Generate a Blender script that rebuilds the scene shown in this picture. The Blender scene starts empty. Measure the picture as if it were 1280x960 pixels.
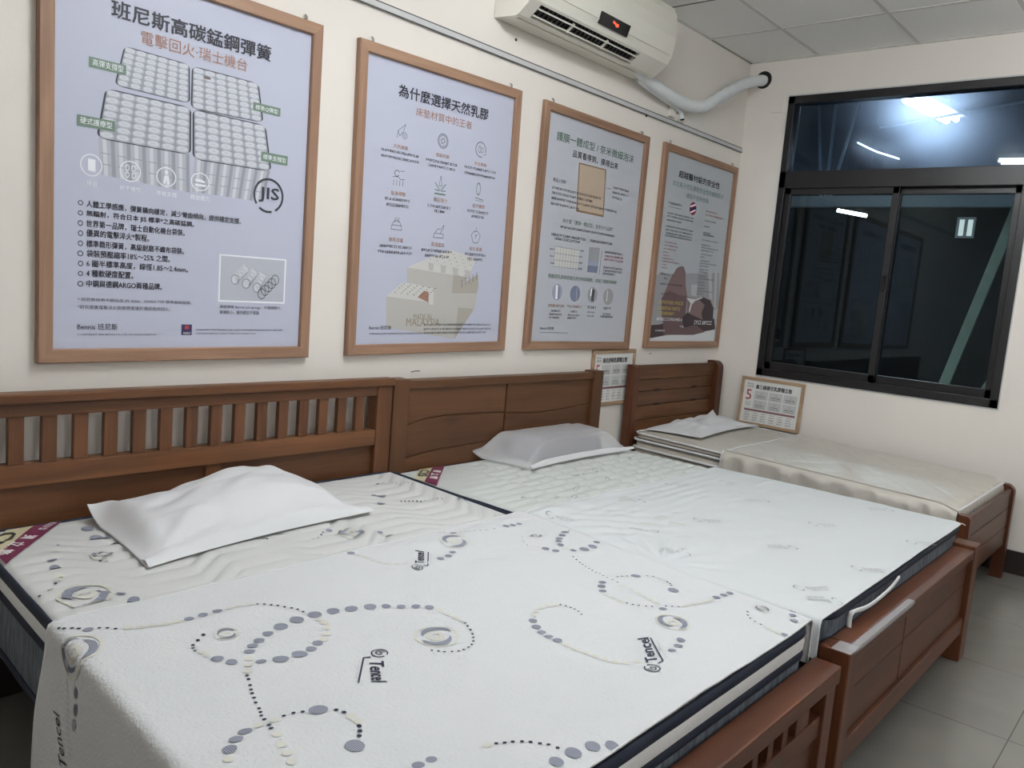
import bpy, bmesh, math, random
from mathutils import Vector, Matrix, noise

SC = bpy.context.scene
COL = SC.collection
R = math.radians

# ------------------------------------------------------------------ camera, world, exposure
cam_d = bpy.data.cameras.new('camera')
cam_d.sensor_width = 36.0
cam_d.lens = 1019.6 / 1280 * 36.0
cam_d.clip_start = 0.02
cam = bpy.data.objects.new('camera', cam_d)
COL.objects.link(cam)
_r = Vector((0.657289, -0.749089, 0.08269)); _u = Vector((0.036917, 0.141593, 0.989236)); _f = Vector((0.752734, 0.647161, -0.120722))
cam.matrix_world = Matrix(((_r.x, _u.x, -_f.x, 0.23846), (_r.y, _u.y, -_f.y, -2.71967), (_r.z, _u.z, -_f.z, 1.41164), (0, 0, 0, 1)))
SC.camera = cam

world = bpy.data.worlds.new('night')
SC.world = world
world.use_nodes = True
world.node_tree.nodes['Background'].inputs[0].default_value = (0.35, 0.5, 0.8, 1)
world.node_tree.nodes['Background'].inputs[1].default_value = 0.012

SC.view_settings.view_transform = 'Standard'
SC.view_settings.look = 'None'
SC.view_settings.gamma = 1.0
SC.view_settings.use_curve_mapping = False
SC.view_settings.exposure = 0.0
try:
    SC.cycles.max_bounces = 8
    SC.cycles.diffuse_bounces = 5
    SC.cycles.transparent_max_bounces = 12
    SC.cycles.use_denoising = True
except Exception:
    pass

LAMP_W = 112.0            # radiant watts of each tube pair
# ceiling lamps (x, y): twin tubes running across the room
LAMPS = [(2.1, -1.45), (-1.5, -1.45), (1.0, -5.2), (-1.5, -5.2), (4.2, -2.75)]
LAMP_K = [0.88, 0.05, 1.15, 0.1, 0.25]
LAMP_COL = (0.94, 0.98, 1.0)

# ------------------------------------------------------------------ helpers
def lin(c):
    c = c / 255.0
    return c / 12.92 if c <= 0.04045 else ((c + 0.055) / 1.055) ** 2.4

def rgb(r, g, b):
    return (lin(r), lin(g), lin(b), 1.0)

def sock(node, *names):
    for n in names:
        if n in node.inputs:
            return node.inputs[n]

def new_mat(name):
    m = bpy.data.materials.new(name)
    m.use_nodes = True
    return m, m.node_tree, m.node_tree.nodes['Principled BSDF']

def plain(name, col, rough=0.6, metal=0.0, var=0.0, vscale=8.0, bump=0.0, bscale=60.0, spec=0.5, emit=None, estr=0.0, bdist=0.002):
    m, t, b = new_mat(name)
    b.inputs['Base Color'].default_value = col
    b.inputs['Roughness'].default_value = rough
    b.inputs['Metallic'].default_value = metal
    sock(b, 'Specular IOR Level', 'Specular').default_value = spec
    if emit:
        sock(b, 'Emission Color', 'Emission').default_value = emit
        b.inputs['Emission Strength'].default_value = estr
    if var or bump:
        tc = t.nodes.new('ShaderNodeTexCoord')
        if var:
            n = t.nodes.new('ShaderNodeTexNoise'); n.inputs['Scale'].default_value = vscale; n.inputs['Detail'].default_value = 5
            t.links.new(tc.outputs['Object'], n.inputs['Vector'])
            mx = t.nodes.new('ShaderNodeMix'); mx.data_type = 'RGBA'
            mx.inputs[6].default_value = tuple(c * (1 - var) for c in col[:3]) + (1,)
            mx.inputs[7].default_value = tuple(min(1, c * (1 + var)) for c in col[:3]) + (1,)
            t.links.new(n.outputs['Fac'], mx.inputs[0]); t.links.new(mx.outputs[2], b.inputs['Base Color'])
        if bump:
            n2 = t.nodes.new('ShaderNodeTexNoise'); n2.inputs['Scale'].default_value = bscale; n2.inputs['Detail'].default_value = 4
            t.links.new(tc.outputs['Object'], n2.inputs['Vector'])
            bp = t.nodes.new('ShaderNodeBump'); bp.inputs['Strength'].default_value = bump; bp.inputs['Distance'].default_value = bdist
            t.links.new(n2.outputs['Fac'], bp.inputs['Height']); t.links.new(bp.outputs['Normal'], b.inputs['Normal'])
    return m

def wood(name, axis, dark, mid, light, rough=0.42, fine=1.0, coat=0.05):
    """stained timber, grain along axis 0/1/2 of the object"""
    m, t, b = new_mat(name)
    tc = t.nodes.new('ShaderNodeTexCoord'); oi = t.nodes.new('ShaderNodeObjectInfo')
    ad = t.nodes.new('ShaderNodeVectorMath'); ad.operation = 'MULTIPLY_ADD'
    ad.inputs[1].default_value = (7.3, 5.1, 9.7)
    cx = t.nodes.new('ShaderNodeCombineXYZ')
    for i in range(3): t.links.new(oi.outputs['Random'], cx.inputs[i])
    t.links.new(cx.outputs[0], ad.inputs[0]); t.links.new(tc.outputs['Object'], ad.inputs[2])
    mp = t.nodes.new('ShaderNodeMapping'); s = [16.0 * fine] * 3; s[axis] = 1.1
    mp.inputs['Scale'].default_value = s
    t.links.new(ad.outputs[0], mp.inputs['Vector'])
    n = t.nodes.new('ShaderNodeTexNoise'); n.inputs['Scale'].default_value = 1.0; n.inputs['Detail'].default_value = 3; n.inputs['Distortion'].default_value = 1.2
    t.links.new(mp.outputs[0], n.inputs['Vector'])
    mp2 = t.nodes.new('ShaderNodeMapping'); s2 = [130.0] * 3; s2[axis] = 3.0
    mp2.inputs['Scale'].default_value = s2
    t.links.new(ad.outputs[0], mp2.inputs['Vector'])
    n2 = t.nodes.new('ShaderNodeTexNoise'); n2.inputs['Scale'].default_value = 1.0; n2.inputs['Detail'].default_value = 2
    t.links.new(mp2.outputs[0], n2.inputs['Vector'])
    ma = t.nodes.new('ShaderNodeMath'); ma.operation = 'MULTIPLY_ADD'; ma.inputs[1].default_value = 0.3
    t.links.new(n2.outputs['Fac'], ma.inputs[0]); t.links.new(n.outputs['Fac'], ma.inputs[2])
    ob = t.nodes.new('ShaderNodeMath'); ob.operation = 'MULTIPLY_ADD'; ob.inputs[1].default_value = 0.16
    t.links.new(oi.outputs['Random'], ob.inputs[0]); t.links.new(ma.outputs[0], ob.inputs[2])
    cr = t.nodes.new('ShaderNodeValToRGB')
    cr.color_ramp.elements[0].position = 0.42; cr.color_ramp.elements[0].color = dark
    cr.color_ramp.elements[1].position = 0.98; cr.color_ramp.elements[1].color = light
    e = cr.color_ramp.elements.new(0.7); e.color = mid
    t.links.new(ob.outputs[0], cr.inputs[0]); t.links.new(cr.outputs[0], b.inputs['Base Color'])
    b.inputs['Roughness'].default_value = rough; sock(b, 'Specular IOR Level', 'Specular').default_value = 0.35
    if 'Coat Weight' in b.inputs:
        b.inputs['Coat Weight'].default_value = coat; b.inputs['Coat Roughness'].default_value = 0.25
    bp = t.nodes.new('ShaderNodeBump'); bp.inputs['Strength'].default_value = 0.15; bp.inputs['Distance'].default_value = 0.001
    t.links.new(n2.outputs['Fac'], bp.inputs['Height']); t.links.new(bp.outputs['Normal'], b.inputs['Normal'])
    return m

class MB:
    """collects shapes (world coordinates) and links them as ONE mesh object"""
    shear = 0.0      # skew of a mattress lying slightly askew
    def __init__(s): s.v = []; s.f = []; s.m = []; s.sm = []
    def add(s, vs, fs, mat=0, smooth=False):
        o = len(s.v); s.v += [tuple(v) for v in vs]
        for f in fs: s.f.append([i + o for i in f]); s.m.append(mat); s.sm.append(smooth)
    def box(s, x0, x1, y0, y1, z0, z1, mat=0, c=0.0):
        """box with chamfered edges (c)"""
        if x0 > x1: x0, x1 = x1, x0
        if y0 > y1: y0, y1 = y1, y0
        if z0 > z1: z0, z1 = z1, z0
        c = min(c, (x1 - x0) * .45, (y1 - y0) * .45, (z1 - z0) * .45)
        if c <= 0:
            vs = [(x, y, z) for x in (x0, x1) for y in (y0, y1) for z in (z0, z1)]
            s.add(vs, [(0, 1, 3, 2), (4, 6, 7, 5), (0, 4, 5, 1), (2, 3, 7, 6), (0, 2, 6, 4), (1, 5, 7, 3)], mat); return
        bm = bmesh.new(); bmesh.ops.create_cube(bm, size=1.0)
        for v in bm.verts:
            v.co = Vector(((x0 + x1) / 2 + v.co.x * (x1 - x0), (y0 + y1) / 2 + v.co.y * (y1 - y0), (z0 + z1) / 2 + v.co.z * (z1 - z0)))
        bmesh.ops.bevel(bm, geom=list(bm.edges), offset=c, segments=2, profile=0.6, affect='EDGES')
        bm.verts.index_update()
        s.add([v.co[:] for v in bm.verts], [[v.index for v in f.verts] for f in bm.faces], mat); bm.free()
    def prism(s, pts, axis, a, b, mat=0):
        """closed 2-D outline swept along axis from a to b"""
        def p3(q, w):
            return (w, q[0], q[1]) if axis == 0 else ((q[0], w, q[1]) if axis == 1 else (q[0], q[1], w))
        n = len(pts)
        s.add([p3(q, a) for q in pts] + [p3(q, b) for q in pts],
              [tuple(range(n))[::-1], tuple(range(n, 2 * n))] + [(i, (i + 1) % n, n + (i + 1) % n, n + i) for i in range(n)], mat)
    def tube(s, pts, r, n=10, mat=0, closed=False, cap=True, flat=None):
        P = [Vector(p) for p in pts]; k = len(P); rings = []
        up = Vector((0, 0, 1))
        for i in range(k):
            a = P[(i - 1) % k] if (closed or i > 0) else P[i]; b = P[(i + 1) % k] if (closed or i < k - 1) else P[i]
            t = (b - a).normalized()
            if abs(t.dot(up)) > 0.98: up = Vector((1, 0, 0)) if abs(t.x) < .9 else Vector((0, 1, 0))
            x = t.cross(up).normalized(); y = x.cross(t)
            rr = r[i] if isinstance(r, (list, tuple)) else r
            fy = flat or 1.0
            rings.append([P[i] + x * (rr * math.cos(2 * math.pi * j / n)) + y * (rr * fy * math.sin(2 * math.pi * j / n)) for j in range(n)])
        vs = [q for rg in rings for q in rg]; fs = []
        for i in range(k if closed else k - 1):
            i2 = (i + 1) % k
            for j in range(n): fs.append((i * n + j, i * n + (j + 1) % n, i2 * n + (j + 1) % n, i2 * n + j))
        if cap and not closed: fs += [tuple(range(n))[::-1], tuple((k - 1) * n + j for j in range(n))]
        s.add(vs, fs, mat, True)
    def grid(s, fn, us, vs_, mat=0, smooth=True, flip=False):
        nu, nv = len(us), len(vs_)
        P = [fn(u, v) for u in us for v in vs_]
        F = []
        for i in range(nu - 1):
            for j in range(nv - 1):
                q = (i * nv + j, (i + 1) * nv + j, (i + 1) * nv + j + 1, i * nv + j + 1)
                F.append(q[::-1] if flip else q)
        s.add(P, F, mat, smooth)
    def loft(s, rings, mat=0, smooth=True, cap0=False, cap1=False):
        n = len(rings[0]); vs = [q for r_ in rings for q in r_]; fs = []
        for i in range(len(rings) - 1):
            for j in range(n): fs.append((i * n + j, i * n + (j + 1) % n, (i + 1) * n + (j + 1) % n, (i + 1) * n + j))
        s.add(vs, fs, mat, smooth)
        if cap0: s.add(rings[0], [tuple(range(n))[::-1]], mat)
        if cap1: s.add(rings[-1], [tuple(range(n))], mat)
    def build(s, name, mats, parent=None, local=False, kind=None):
        if s.shear: s.v = [(v[0] + s.shear * (v[1] + 1.985), v[1], v[2]) for v in s.v]
        me = bpy.data.meshes.new(name)
        o = Vector((0, 0, 0))
        if parent is not None and not local:
            q = parent
            while q is not None: o += q.location; q = q.parent
        me.from_pydata([(v[0] - o.x, v[1] - o.y, v[2] - o.z) for v in s.v], [], s.f)
        if not isinstance(mats, (list, tuple)): mats = [mats]
        for m in mats: me.materials.append(m)
        me.polygons.foreach_set('material_index', s.m); me.polygons.foreach_set('use_smooth', s.sm)
        me.update()
        ob = bpy.data.objects.new(name, me); COL.objects.link(ob)
        if parent is not None: ob.parent = parent
        if kind: ob['kind'] = kind
        return ob

def thing(name, label, cat, loc, group=None, rot=None):
    o = bpy.data.objects.new(name, None); COL.objects.link(o); o.empty_display_size = 0.1
    o.location = loc; o['label'] = label; o['category'] = cat
    if rot: o.rotation_euler = rot
    if group: o['group'] = group
    return o

def tag(o, label, cat, group=None):
    o['label'] = label; o['category'] = cat
    if group: o['group'] = group
    return o

def copy_tree(o, parent=None):
    c = o.copy(); COL.objects.link(c)
    if parent is not None: c.parent = parent; c.matrix_parent_inverse = o.matrix_parent_inverse.copy()
    for ch in list(o.children): copy_tree(ch, c)
    return c

def nz(x, y, z=0.0):
    return noise.noise(Vector((x, y, z)))

def lerp(a, b, t): return a + (b - a) * t
def frange(a, b, n): return [a + (b - a) * i / n for i in range(n + 1)]
def sstep(a, b, x):
    t = max(0.0, min(1.0, (x - a) / (b - a))); return t * t * (3 - 2 * t)

# text outlines, filled, in a unit box
_TX = {}
def text_shape(body, bold=0.0):
    k = (body, bold)
    if k in _TX: return _TX[k]
    cu = bpy.data.curves.new('t', 'FONT'); cu.body = body; cu.resolution_u = 2
    ob = bpy.data.objects.new('t', cu); COL.objects.link(ob)
    dg = bpy.context.evaluated_depsgraph_get()
    me = bpy.data.meshes.new_from_object(ob.evaluated_get(dg))
    vs = [(v.co.x, v.co.y) for v in me.vertices]; fs = [tuple(p.vertices) for p in me.polygons]
    bpy.data.objects.remove(ob); bpy.data.curves.remove(cu); bpy.data.meshes.remove(me)
    x0 = min(v[0] for v in vs); x1 = max(v[0] for v in vs); y0 = min(v[1] for v in vs); y1 = max(v[1] for v in vs)
    _TX[k] = ([((x - x0) / (x1 - x0), (y - y0) / (y1 - y0)) for x, y in vs], fs)
    return _TX[k]

def spiral_band(r0, r1, a0, a1, w, n=22, taper=True):
    """flat curved band around the origin: list of quads"""
    q = []
    for i in range(n + 1):
        t = i / n; a = lerp(a0, a1, t); rr = lerp(r0, r1, t)
        ww = w * (math.sin(math.pi * min(1, max(0, t))) if taper else 1.0) / 2 + 1e-4
        q.append(((rr - ww) * math.cos(a), (rr - ww) * math.sin(a), (rr + ww) * math.cos(a), (rr + ww) * math.sin(a)))
    return [[(q[i][0], q[i][1]), (q[i][2], q[i][3]), (q[i + 1][2], q[i + 1][3]), (q[i + 1][0], q[i + 1][1])] for i in range(n)]

# ------------------------------------------------------------------ materials
M = {}
def stripes(name, ca, cb, pitch=.0042):
    m, t, b = new_mat(name); tc = t.nodes.new('ShaderNodeTexCoord'); w = t.nodes.new('ShaderNodeTexWave'); w.bands_direction = 'X'
    w.inputs['Scale'].default_value = 0.314 / pitch; w.inputs['Distortion'].default_value = 0
    t.links.new(tc.outputs['Object'], w.inputs['Vector'])
    cr = t.nodes.new('ShaderNodeValToRGB'); cr.color_ramp.elements[0].position = .55; cr.color_ramp.elements[0].color = ca; cr.color_ramp.elements[1].position = .8; cr.color_ramp.elements[1].color = cb
    t.links.new(w.outputs['Fac'], cr.inputs[0]); t.links.new(cr.outputs[0], b.inputs['Base Color']); b.inputs['Roughness'].default_value = .85
    return m
M['wall'] = plain('wall_paint', rgb(230, 224, 217), 0.75, var=0.035, vscale=3.0, bump=0.25, bscale=35, spec=0.25)
M['ceiling'] = plain('ceiling_board', rgb(240, 239, 236), 0.9, var=0.06, vscale=120, bump=0.3, bscale=150, spec=0.1)
M['tbar'] = plain('ceiling_grid_bar', rgb(206, 204, 200), 0.6, spec=0.3)
M['dark'] = plain('dark_gap', rgb(26, 24, 23), 0.8)
M['base'] = plain('baseboard_dark', rgb(46, 38, 36), 0.45)
M['wx'] = wood('stained_wood_x', 0, rgb(72, 44, 25), rgb(93, 59, 35), rgb(114, 75, 46))
M['wy'] = wood('stained_wood_y', 1, rgb(72, 44, 25), rgb(93, 59, 35), rgb(114, 75, 46))
M['wz'] = wood('stained_wood_z', 2, rgb(70, 43, 25), rgb(89, 56, 33), rgb(109, 70, 43))
M['rx'] = wood('walnut_wood_x', 0, rgb(64, 34, 20), rgb(81, 45, 27), rgb(97, 55, 33), fine=0.6)
M['hx'] = wood('headboard_wood_x', 0, rgb(66, 41, 23), rgb(84, 54, 32), rgb(99, 65, 40), fine=0.6)
M['rz'] = wood('walnut_wood_z', 2, rgb(64, 34, 20), rgb(81, 45, 27), rgb(97, 55, 33), fine=0.6)
M['hz'] = wood('headboard_wood_z', 2, rgb(66, 41, 23), rgb(84, 54, 32), rgb(99, 65, 40), fine=0.6)
M['ry'] = wood('walnut_wood_y', 1, rgb(64, 34, 20), rgb(81, 45, 27), rgb(97, 55, 33), fine=0.6)
M['hy'] = wood('headboard_wood_y', 1, rgb(66, 41, 23), rgb(84, 54, 32), rgb(99, 65, 40), fine=0.6)
M['fx'] = wood('oak_frame_x', 0, rgb(126, 97, 78), rgb(146, 114, 93), rgb(164, 131, 108), rough=0.5, coat=0.0)
M['fz'] = wood('oak_frame_z', 2, rgb(122, 94, 76), rgb(142, 110, 90), rgb(160, 127, 105), rough=0.5, coat=0.0)
M['sx'] = wood('sign_frame_x', 0, rgb(146, 120, 95), rgb(164, 138, 112), rgb(178, 152, 124), rough=0.5, coat=0.0)
M['cloth'] = plain('white_knit_cover', rgb(208, 209, 211), 0.85, bump=0.8, bscale=130, spec=0.2, bdist=0.003)
M['cloth2'] = plain('white_plain_cover', rgb(206, 209, 211), 0.8, bump=0.35, bscale=240, spec=0.2, bdist=0.001)
M['quilt'] = plain('white_quilted_knit', rgb(202, 202, 201), 0.85, bump=0.3, bscale=300, spec=0.2, bdist=0.001)
M['quilt2'] = plain('pale_quilted_knit', rgb(198, 201, 198), 0.8, bump=0.3, bscale=300, spec=0.2, bdist=0.001)
M['navy'] = plain('navy_tape', rgb(30, 36, 52), 0.7, bump=0.4, bscale=200, spec=0.3)
M['border'] = plain('white_border_knit', rgb(222, 222, 222), 0.85, bump=0.6, bscale=60, spec=0.2, bdist=0.004)
M['hem'] = plain('white_hem', rgb(216, 217, 218), 0.85, spec=0.2)
M['satin'] = plain('beige_satin', rgb(198, 192, 183), 0.42, var=0.07, vscale=14, bump=0.35, bscale=40, spec=0.5, bdist=0.003)
M['satin2'] = plain('beige_damask', rgb(194, 188, 178), 0.5, var=0.12, vscale=18, bump=0.3, bscale=30, spec=0.45, bdist=0.003)
M['beige_edge'] = plain('beige_border', rgb(196, 188, 178), 0.6, var=0.12, vscale=20, spec=0.3)
M['p_navy'] = plain('print_navy', rgb(58, 60, 74), 0.85, spec=0.1)
M['p_grey'] = stripes('print_slate', rgb(108, 112, 128), rgb(158, 161, 172))
M['p_cream'] = plain('print_cream', rgb(207, 205, 196), 0.85, spec=0.1)
M['p_pale'] = plain('print_pale_grey', rgb(176, 178, 181), 0.85, spec=0.1)
M['p_mid'] = plain('print_mid_grey', rgb(140, 142, 146), 0.85, spec=0.1)
M['bag_hem'] = plain('nonwoven_seam', rgb(216, 217, 219), 0.7, spec=0.3)
M['grey_pillow'] = plain('grey_foam_pillow', rgb(118, 115, 126), 0.9, bump=0.4, bscale=90, spec=0.1)
M['plast'] = plain('aged_white_plastic', rgb(222, 219, 209), 0.42, spec=0.45)
M['plast2'] = plain('ac_underside_plastic', rgb(208, 203, 190), 0.45, spec=0.45)
M['black'] = plain('black_gloss', rgb(14, 14, 16), 0.2)
M['alu'] = plain('black_aluminium', rgb(30, 29, 31), 0.35, metal=0.2, spec=0.5)
M['grey_metal'] = plain('grey_metal', rgb(150, 150, 150), 0.4, metal=0.7)
M['wrap'] = plain('pipe_wrap_tape', rgb(224, 229, 231), 0.55, bump=0.5, bscale=30, spec=0.4, bdist=0.006)
M['race'] = plain('grey_raceway', rgb(196, 196, 196), 0.5)
M['cable'] = plain('dark_cable', rgb(62, 62, 68), 0.5)
M['plank'] = plain('weathered_board', rgb(205, 214, 196), 0.8, var=0.3, vscale=12)
M['steel'] = plain('galvanised_steel', rgb(205, 210, 216), 0.6)
M['outwall'] = plain('outdoor_dark_wall', rgb(20, 26, 32), 0.9, var=0.2, vscale=2)
M['tube'] = plain('lit_tube', (1, 1, 1, 1), 0.5, emit=(0.93, 0.97, 1.0, 1), estr=30.0)
M['room_tube'] = plain('lit_room_tube', (1, 1, 1, 1), 0.5, emit=LAMP_COL + (1,), estr=1.0)
M['litglass'] = plain('lit_window_glow', (0.8, 0.8, 0.75, 1), 0.5, emit=(0.95, 1.0, 0.92, 1), estr=0.9)
M['led'] = plain('red_led', (0.3, 0.02, 0.02, 1), 0.4, emit=(1, 0.12, 0.05, 1), estr=1.3)
M['label_beige'] = plain('label_beige', rgb(200, 193, 160), 0.7)
M['label_maroon'] = plain('label_maroon', rgb(104, 34, 66), 0.7)
M['label_ink'] = plain('label_ink', rgb(48, 52, 44), 0.7)
M['label_white'] = plain('label_white', rgb(232, 228, 228), 0.7)

def side_knit():
    m, t, b = new_mat('blue_grey_side_knit')
    tc = t.nodes.new('ShaderNodeTexCoord'); mp = t.nodes.new('ShaderNodeMapping'); mp.inputs['Scale'].default_value = (60, 60, 14)
    w = t.nodes.new('ShaderNodeTexNoise'); w.inputs['Scale'].default_value = 1.0; w.inputs['Detail'].default_value = 3
    t.links.new(tc.outputs['Object'], mp.inputs['Vector']); t.links.new(mp.outputs[0], w.inputs['Vector'])
    cr = t.nodes.new('ShaderNodeValToRGB')
    cr.color_ramp.elements[0].position = .35; cr.color_ramp.elements[0].color = rgb(74, 82, 92)
    cr.color_ramp.elements[1].position = .7; cr.color_ramp.elements[1].color = rgb(112, 120, 130)
    t.links.new(w.outputs['Fac'], cr.inputs[0]); t.links.new(cr.outputs[0], b.inputs['Base Color'])
    b.inputs['Roughness'].default_value = 0.85
    bp = t.nodes.new('ShaderNodeBump'); bp.inputs['Strength'].default_value = 0.6; bp.inputs['Distance'].default_value = 0.003
    t.links.new(w.outputs['Fac'], bp.inputs['Height']); t.links.new(bp.outputs['Normal'], b.inputs['Normal'])
    return m
M['side'] = side_knit()

def floor_mat():
    m, t, b = new_mat('polished_floor_tile')
    tc = t.nodes.new('ShaderNodeTexCoord'); mp = t.nodes.new('ShaderNodeMapping')
    mp.inputs['Location'].default_value = (-3.43 + 0.0, 2.355, 0)
    t.links.new(tc.outputs['Object'], mp.inputs['Vector'])
    br = t.nodes.new('ShaderNodeTexBrick'); br.offset = 0.0; br.squash = 1.0
    br.inputs['Scale'].default_value = 1.0; br.inputs['Mortar Size'].default_value = 0.0022; br.inputs['Mortar Smooth'].default_value = 0.3
    br.inputs['Brick Width'].default_value = 0.635; br.inputs['Row Height'].default_value = 0.635
    br.inputs['Color1'].default_value = rgb(122, 120, 114); br.inputs['Color2'].default_value = rgb(128, 125, 119); br.inputs['Mortar'].default_value = rgb(74, 72, 69)
    t.links.new(mp.outputs[0], br.inputs['Vector'])
    n = t.nodes.new('ShaderNodeTexNoise'); n.inputs['Scale'].default_value = 3.5; n.inputs['Detail'].default_value = 6
    t.links.new(tc.outputs['Object'], n.inputs['Vector'])
    mx = t.nodes.new('ShaderNodeMix'); mx.data_type = 'RGBA'; mx.blend_type = 'OVERLAY'; mx.inputs[0].default_value = 0.22
    t.links.new(br.outputs['Color'], mx.inputs[6]); t.links.new(n.outputs['Fac'], mx.inputs[7]); t.links.new(mx.outputs[2], b.inputs['Base Color'])
    b.inputs['Roughness'].default_value = 0.22
    return m
M['floor'] = floor_mat()

def glass_mat():
    m = bpy.data.materials.new('tinted_window_glass'); m.use_nodes = True; t = m.node_tree; t.nodes.clear()
    o = t.nodes.new('ShaderNodeOutputMaterial'); mx = t.nodes.new('ShaderNodeMixShader')
    tr = t.nodes.new('ShaderNodeBsdfTransparent'); tr.inputs[0].default_value = (0.66, 0.74, 0.76, 1)
    gl = t.nodes.new('ShaderNodeBsdfGlossy'); gl.inputs['Roughness'].default_value = 0.015; gl.inputs[0].default_value = (0.8, 0.92, 1.0, 1)
    fr = t.nodes.new('ShaderNodeFresnel'); fr.inputs['IOR'].default_value = 1.36
    t.links.new(fr.outputs[0], mx.inputs[0]); t.links.new(tr.outputs[0], mx.inputs[1]); t.links.new(gl.outputs[0], mx.inputs[2]); t.links.new(mx.outputs[0], o.inputs[0])
    return m
M['glass'] = glass_mat()
def dusty():
    m = M['glass'].copy(); m.name = 'dusty_window_glass'; t = m.node_tree
    o = [n for n in t.nodes if n.type == 'OUTPUT_MATERIAL'][0]; src = o.inputs[0].links[0].from_socket
    tr = [n for n in t.nodes if n.type == 'BSDF_TRANSPARENT'][0]; tr.inputs[0].default_value = (0.55, 0.64, 0.72, 1)
    rf = t.nodes.new('ShaderNodeBsdfRefraction'); rf.inputs['IOR'].default_value = 1.12; rf.inputs['Roughness'].default_value = 0.8; rf.inputs[0].default_value = (0.7, 0.82, 1.0, 1)
    mx = t.nodes.new('ShaderNodeMixShader'); mx.inputs[0].default_value = 0.10
    tl = t.nodes.new('ShaderNodeBsdfTranslucent'); tl.inputs[0].default_value = (0.5, 0.68, 1.0, 1)
    m2 = t.nodes.new('ShaderNodeMixShader'); m2.inputs[0].default_value = 0.035
    t.links.new(src, mx.inputs[1]); t.links.new(rf.outputs[0], mx.inputs[2]); t.links.new(mx.outputs[0], m2.inputs[1]); t.links.new(tl.outputs[0], m2.inputs[2]); t.links.new(m2.outputs[0], o.inputs[0])
    return m
M['dusty'] = dusty()

def bag_mat(name, transp, g=228, tl_w=.12):
    m = bpy.data.materials.new(name); m.use_nodes = True; t = m.node_tree; t.nodes.clear()
    o = t.nodes.new('ShaderNodeOutputMaterial'); mx = t.nodes.new('ShaderNodeMixShader'); mx.inputs[0].default_value = transp
    df = t.nodes.new('ShaderNodeBsdfPrincipled'); df.inputs['Base Color'].default_value = rgb(g, g, min(255, g + 3)); df.inputs['Roughness'].default_value = 0.55
    tl = t.nodes.new('ShaderNodeBsdfTranslucent'); tl.inputs[0].default_value = rgb(g, g, min(255, g + 3))
    m2 = t.nodes.new('ShaderNodeMixShader'); m2.inputs[0].default_value = tl_w
    tr = t.nodes.new('ShaderNodeBsdfTransparent')
    tc = t.nodes.new('ShaderNodeTexCoord'); n = t.nodes.new('ShaderNodeTexNoise'); n.inputs['Scale'].default_value = 180; n.inputs['Detail'].default_value = 3
    t.links.new(tc.outputs['Object'], n.inputs['Vector'])
    bp = t.nodes.new('ShaderNodeBump'); bp.inputs['Strength'].default_value = 0.25; bp.inputs['Distance'].default_value = 0.001
    t.links.new(n.outputs['Fac'], bp.inputs['Height']); t.links.new(bp.outputs['Normal'], df.inputs['Normal'])
    t.links.new(df.outputs[0], m2.inputs[1]); t.links.new(tl.outputs[0], m2.inputs[2])
    t.links.new(m2.outputs[0], mx.inputs[1]); t.links.new(tr.outputs[0], mx.inputs[2]); t.links.new(mx.outputs[0], o.inputs[0])
    return m
M['bag'] = bag_mat('white_nonwoven_bag', 0.0)
M['bag_thin'] = bag_mat('sheer_nonwoven_bag', 0.56, 250, .2)
M['film'] = bag_mat('clear_packing_tape', 0.74)

INK = {'ink': (44, 44, 54), 'ink2': (84, 84, 94), 'tan': (164, 122, 104), 'green': (112, 132, 118), 'green2': (94, 116, 106), 'green3': (134, 152, 150),
       'white': (236, 238, 244), 'white2': (212, 214, 218), 'grey2': (184, 187, 198), 'grey3': (160, 162, 168), 'violet': (62, 54, 92), 'red': (176, 72, 74), 'red2': (158, 74, 92),
       'lat1': (204, 203, 201), 'lat2': (186, 183, 179), 'lat3': (170, 164, 156), 'lat4': (150, 138, 122), 'rust': (158, 118, 104), 'hole': (112, 102, 98),
       'kraft': (186, 168, 150), 'kraft2': (150, 126, 106), 'blue1': (158, 162, 182), 'blue2': (128, 136, 162), 'yellow': (196, 180, 104),
       'ph_wall': (158, 158, 164), 'ph_curt': (184, 186, 190), 'ph_skin': (130, 108, 108), 'ph_skin2': (110, 88, 90), 'ph_dark': (66, 54, 58), 'ph_dark2': (72, 58, 62),
       'spr1': (206, 208, 216), 'spr2': (150, 153, 164), 'spr3': (178, 180, 190), 'edge': (58, 60, 68), 'cell': (196, 198, 198), 'paper': (188, 191, 209), 'paper2': (186, 189, 198), 'paper3': (180, 185, 191), 'sign': (224, 224, 222), 'bar': (150, 110, 112)}
_IM = {}
def stripes(name, ca, cb, pitch=.0042):
    m, t, b = new_mat(name); tc = t.nodes.new('ShaderNodeTexCoord'); w = t.nodes.new('ShaderNodeTexWave'); w.bands_direction = 'X'
    w.inputs['Scale'].default_value = 0.314 / pitch; w.inputs['Distortion'].default_value = 0
    t.links.new(tc.outputs['Object'], w.inputs['Vector'])
    cr = t.nodes.new('ShaderNodeValToRGB'); cr.color_ramp.elements[0].position = .55; cr.color_ramp.elements[0].color = ca; cr.color_ramp.elements[1].position = .8; cr.color_ramp.elements[1].color = cb
    t.links.new(w.outputs['Fac'], cr.inputs[0]); t.links.new(cr.outputs[0], b.inputs['Base Color']); b.inputs['Roughness'].default_value = .85
    return m
def ink(n):
    if n not in _IM: _IM[n] = plain('print_' + n, rgb(*INK[n]), 0.5, spec=0.3)
    return _IM[n]

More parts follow.
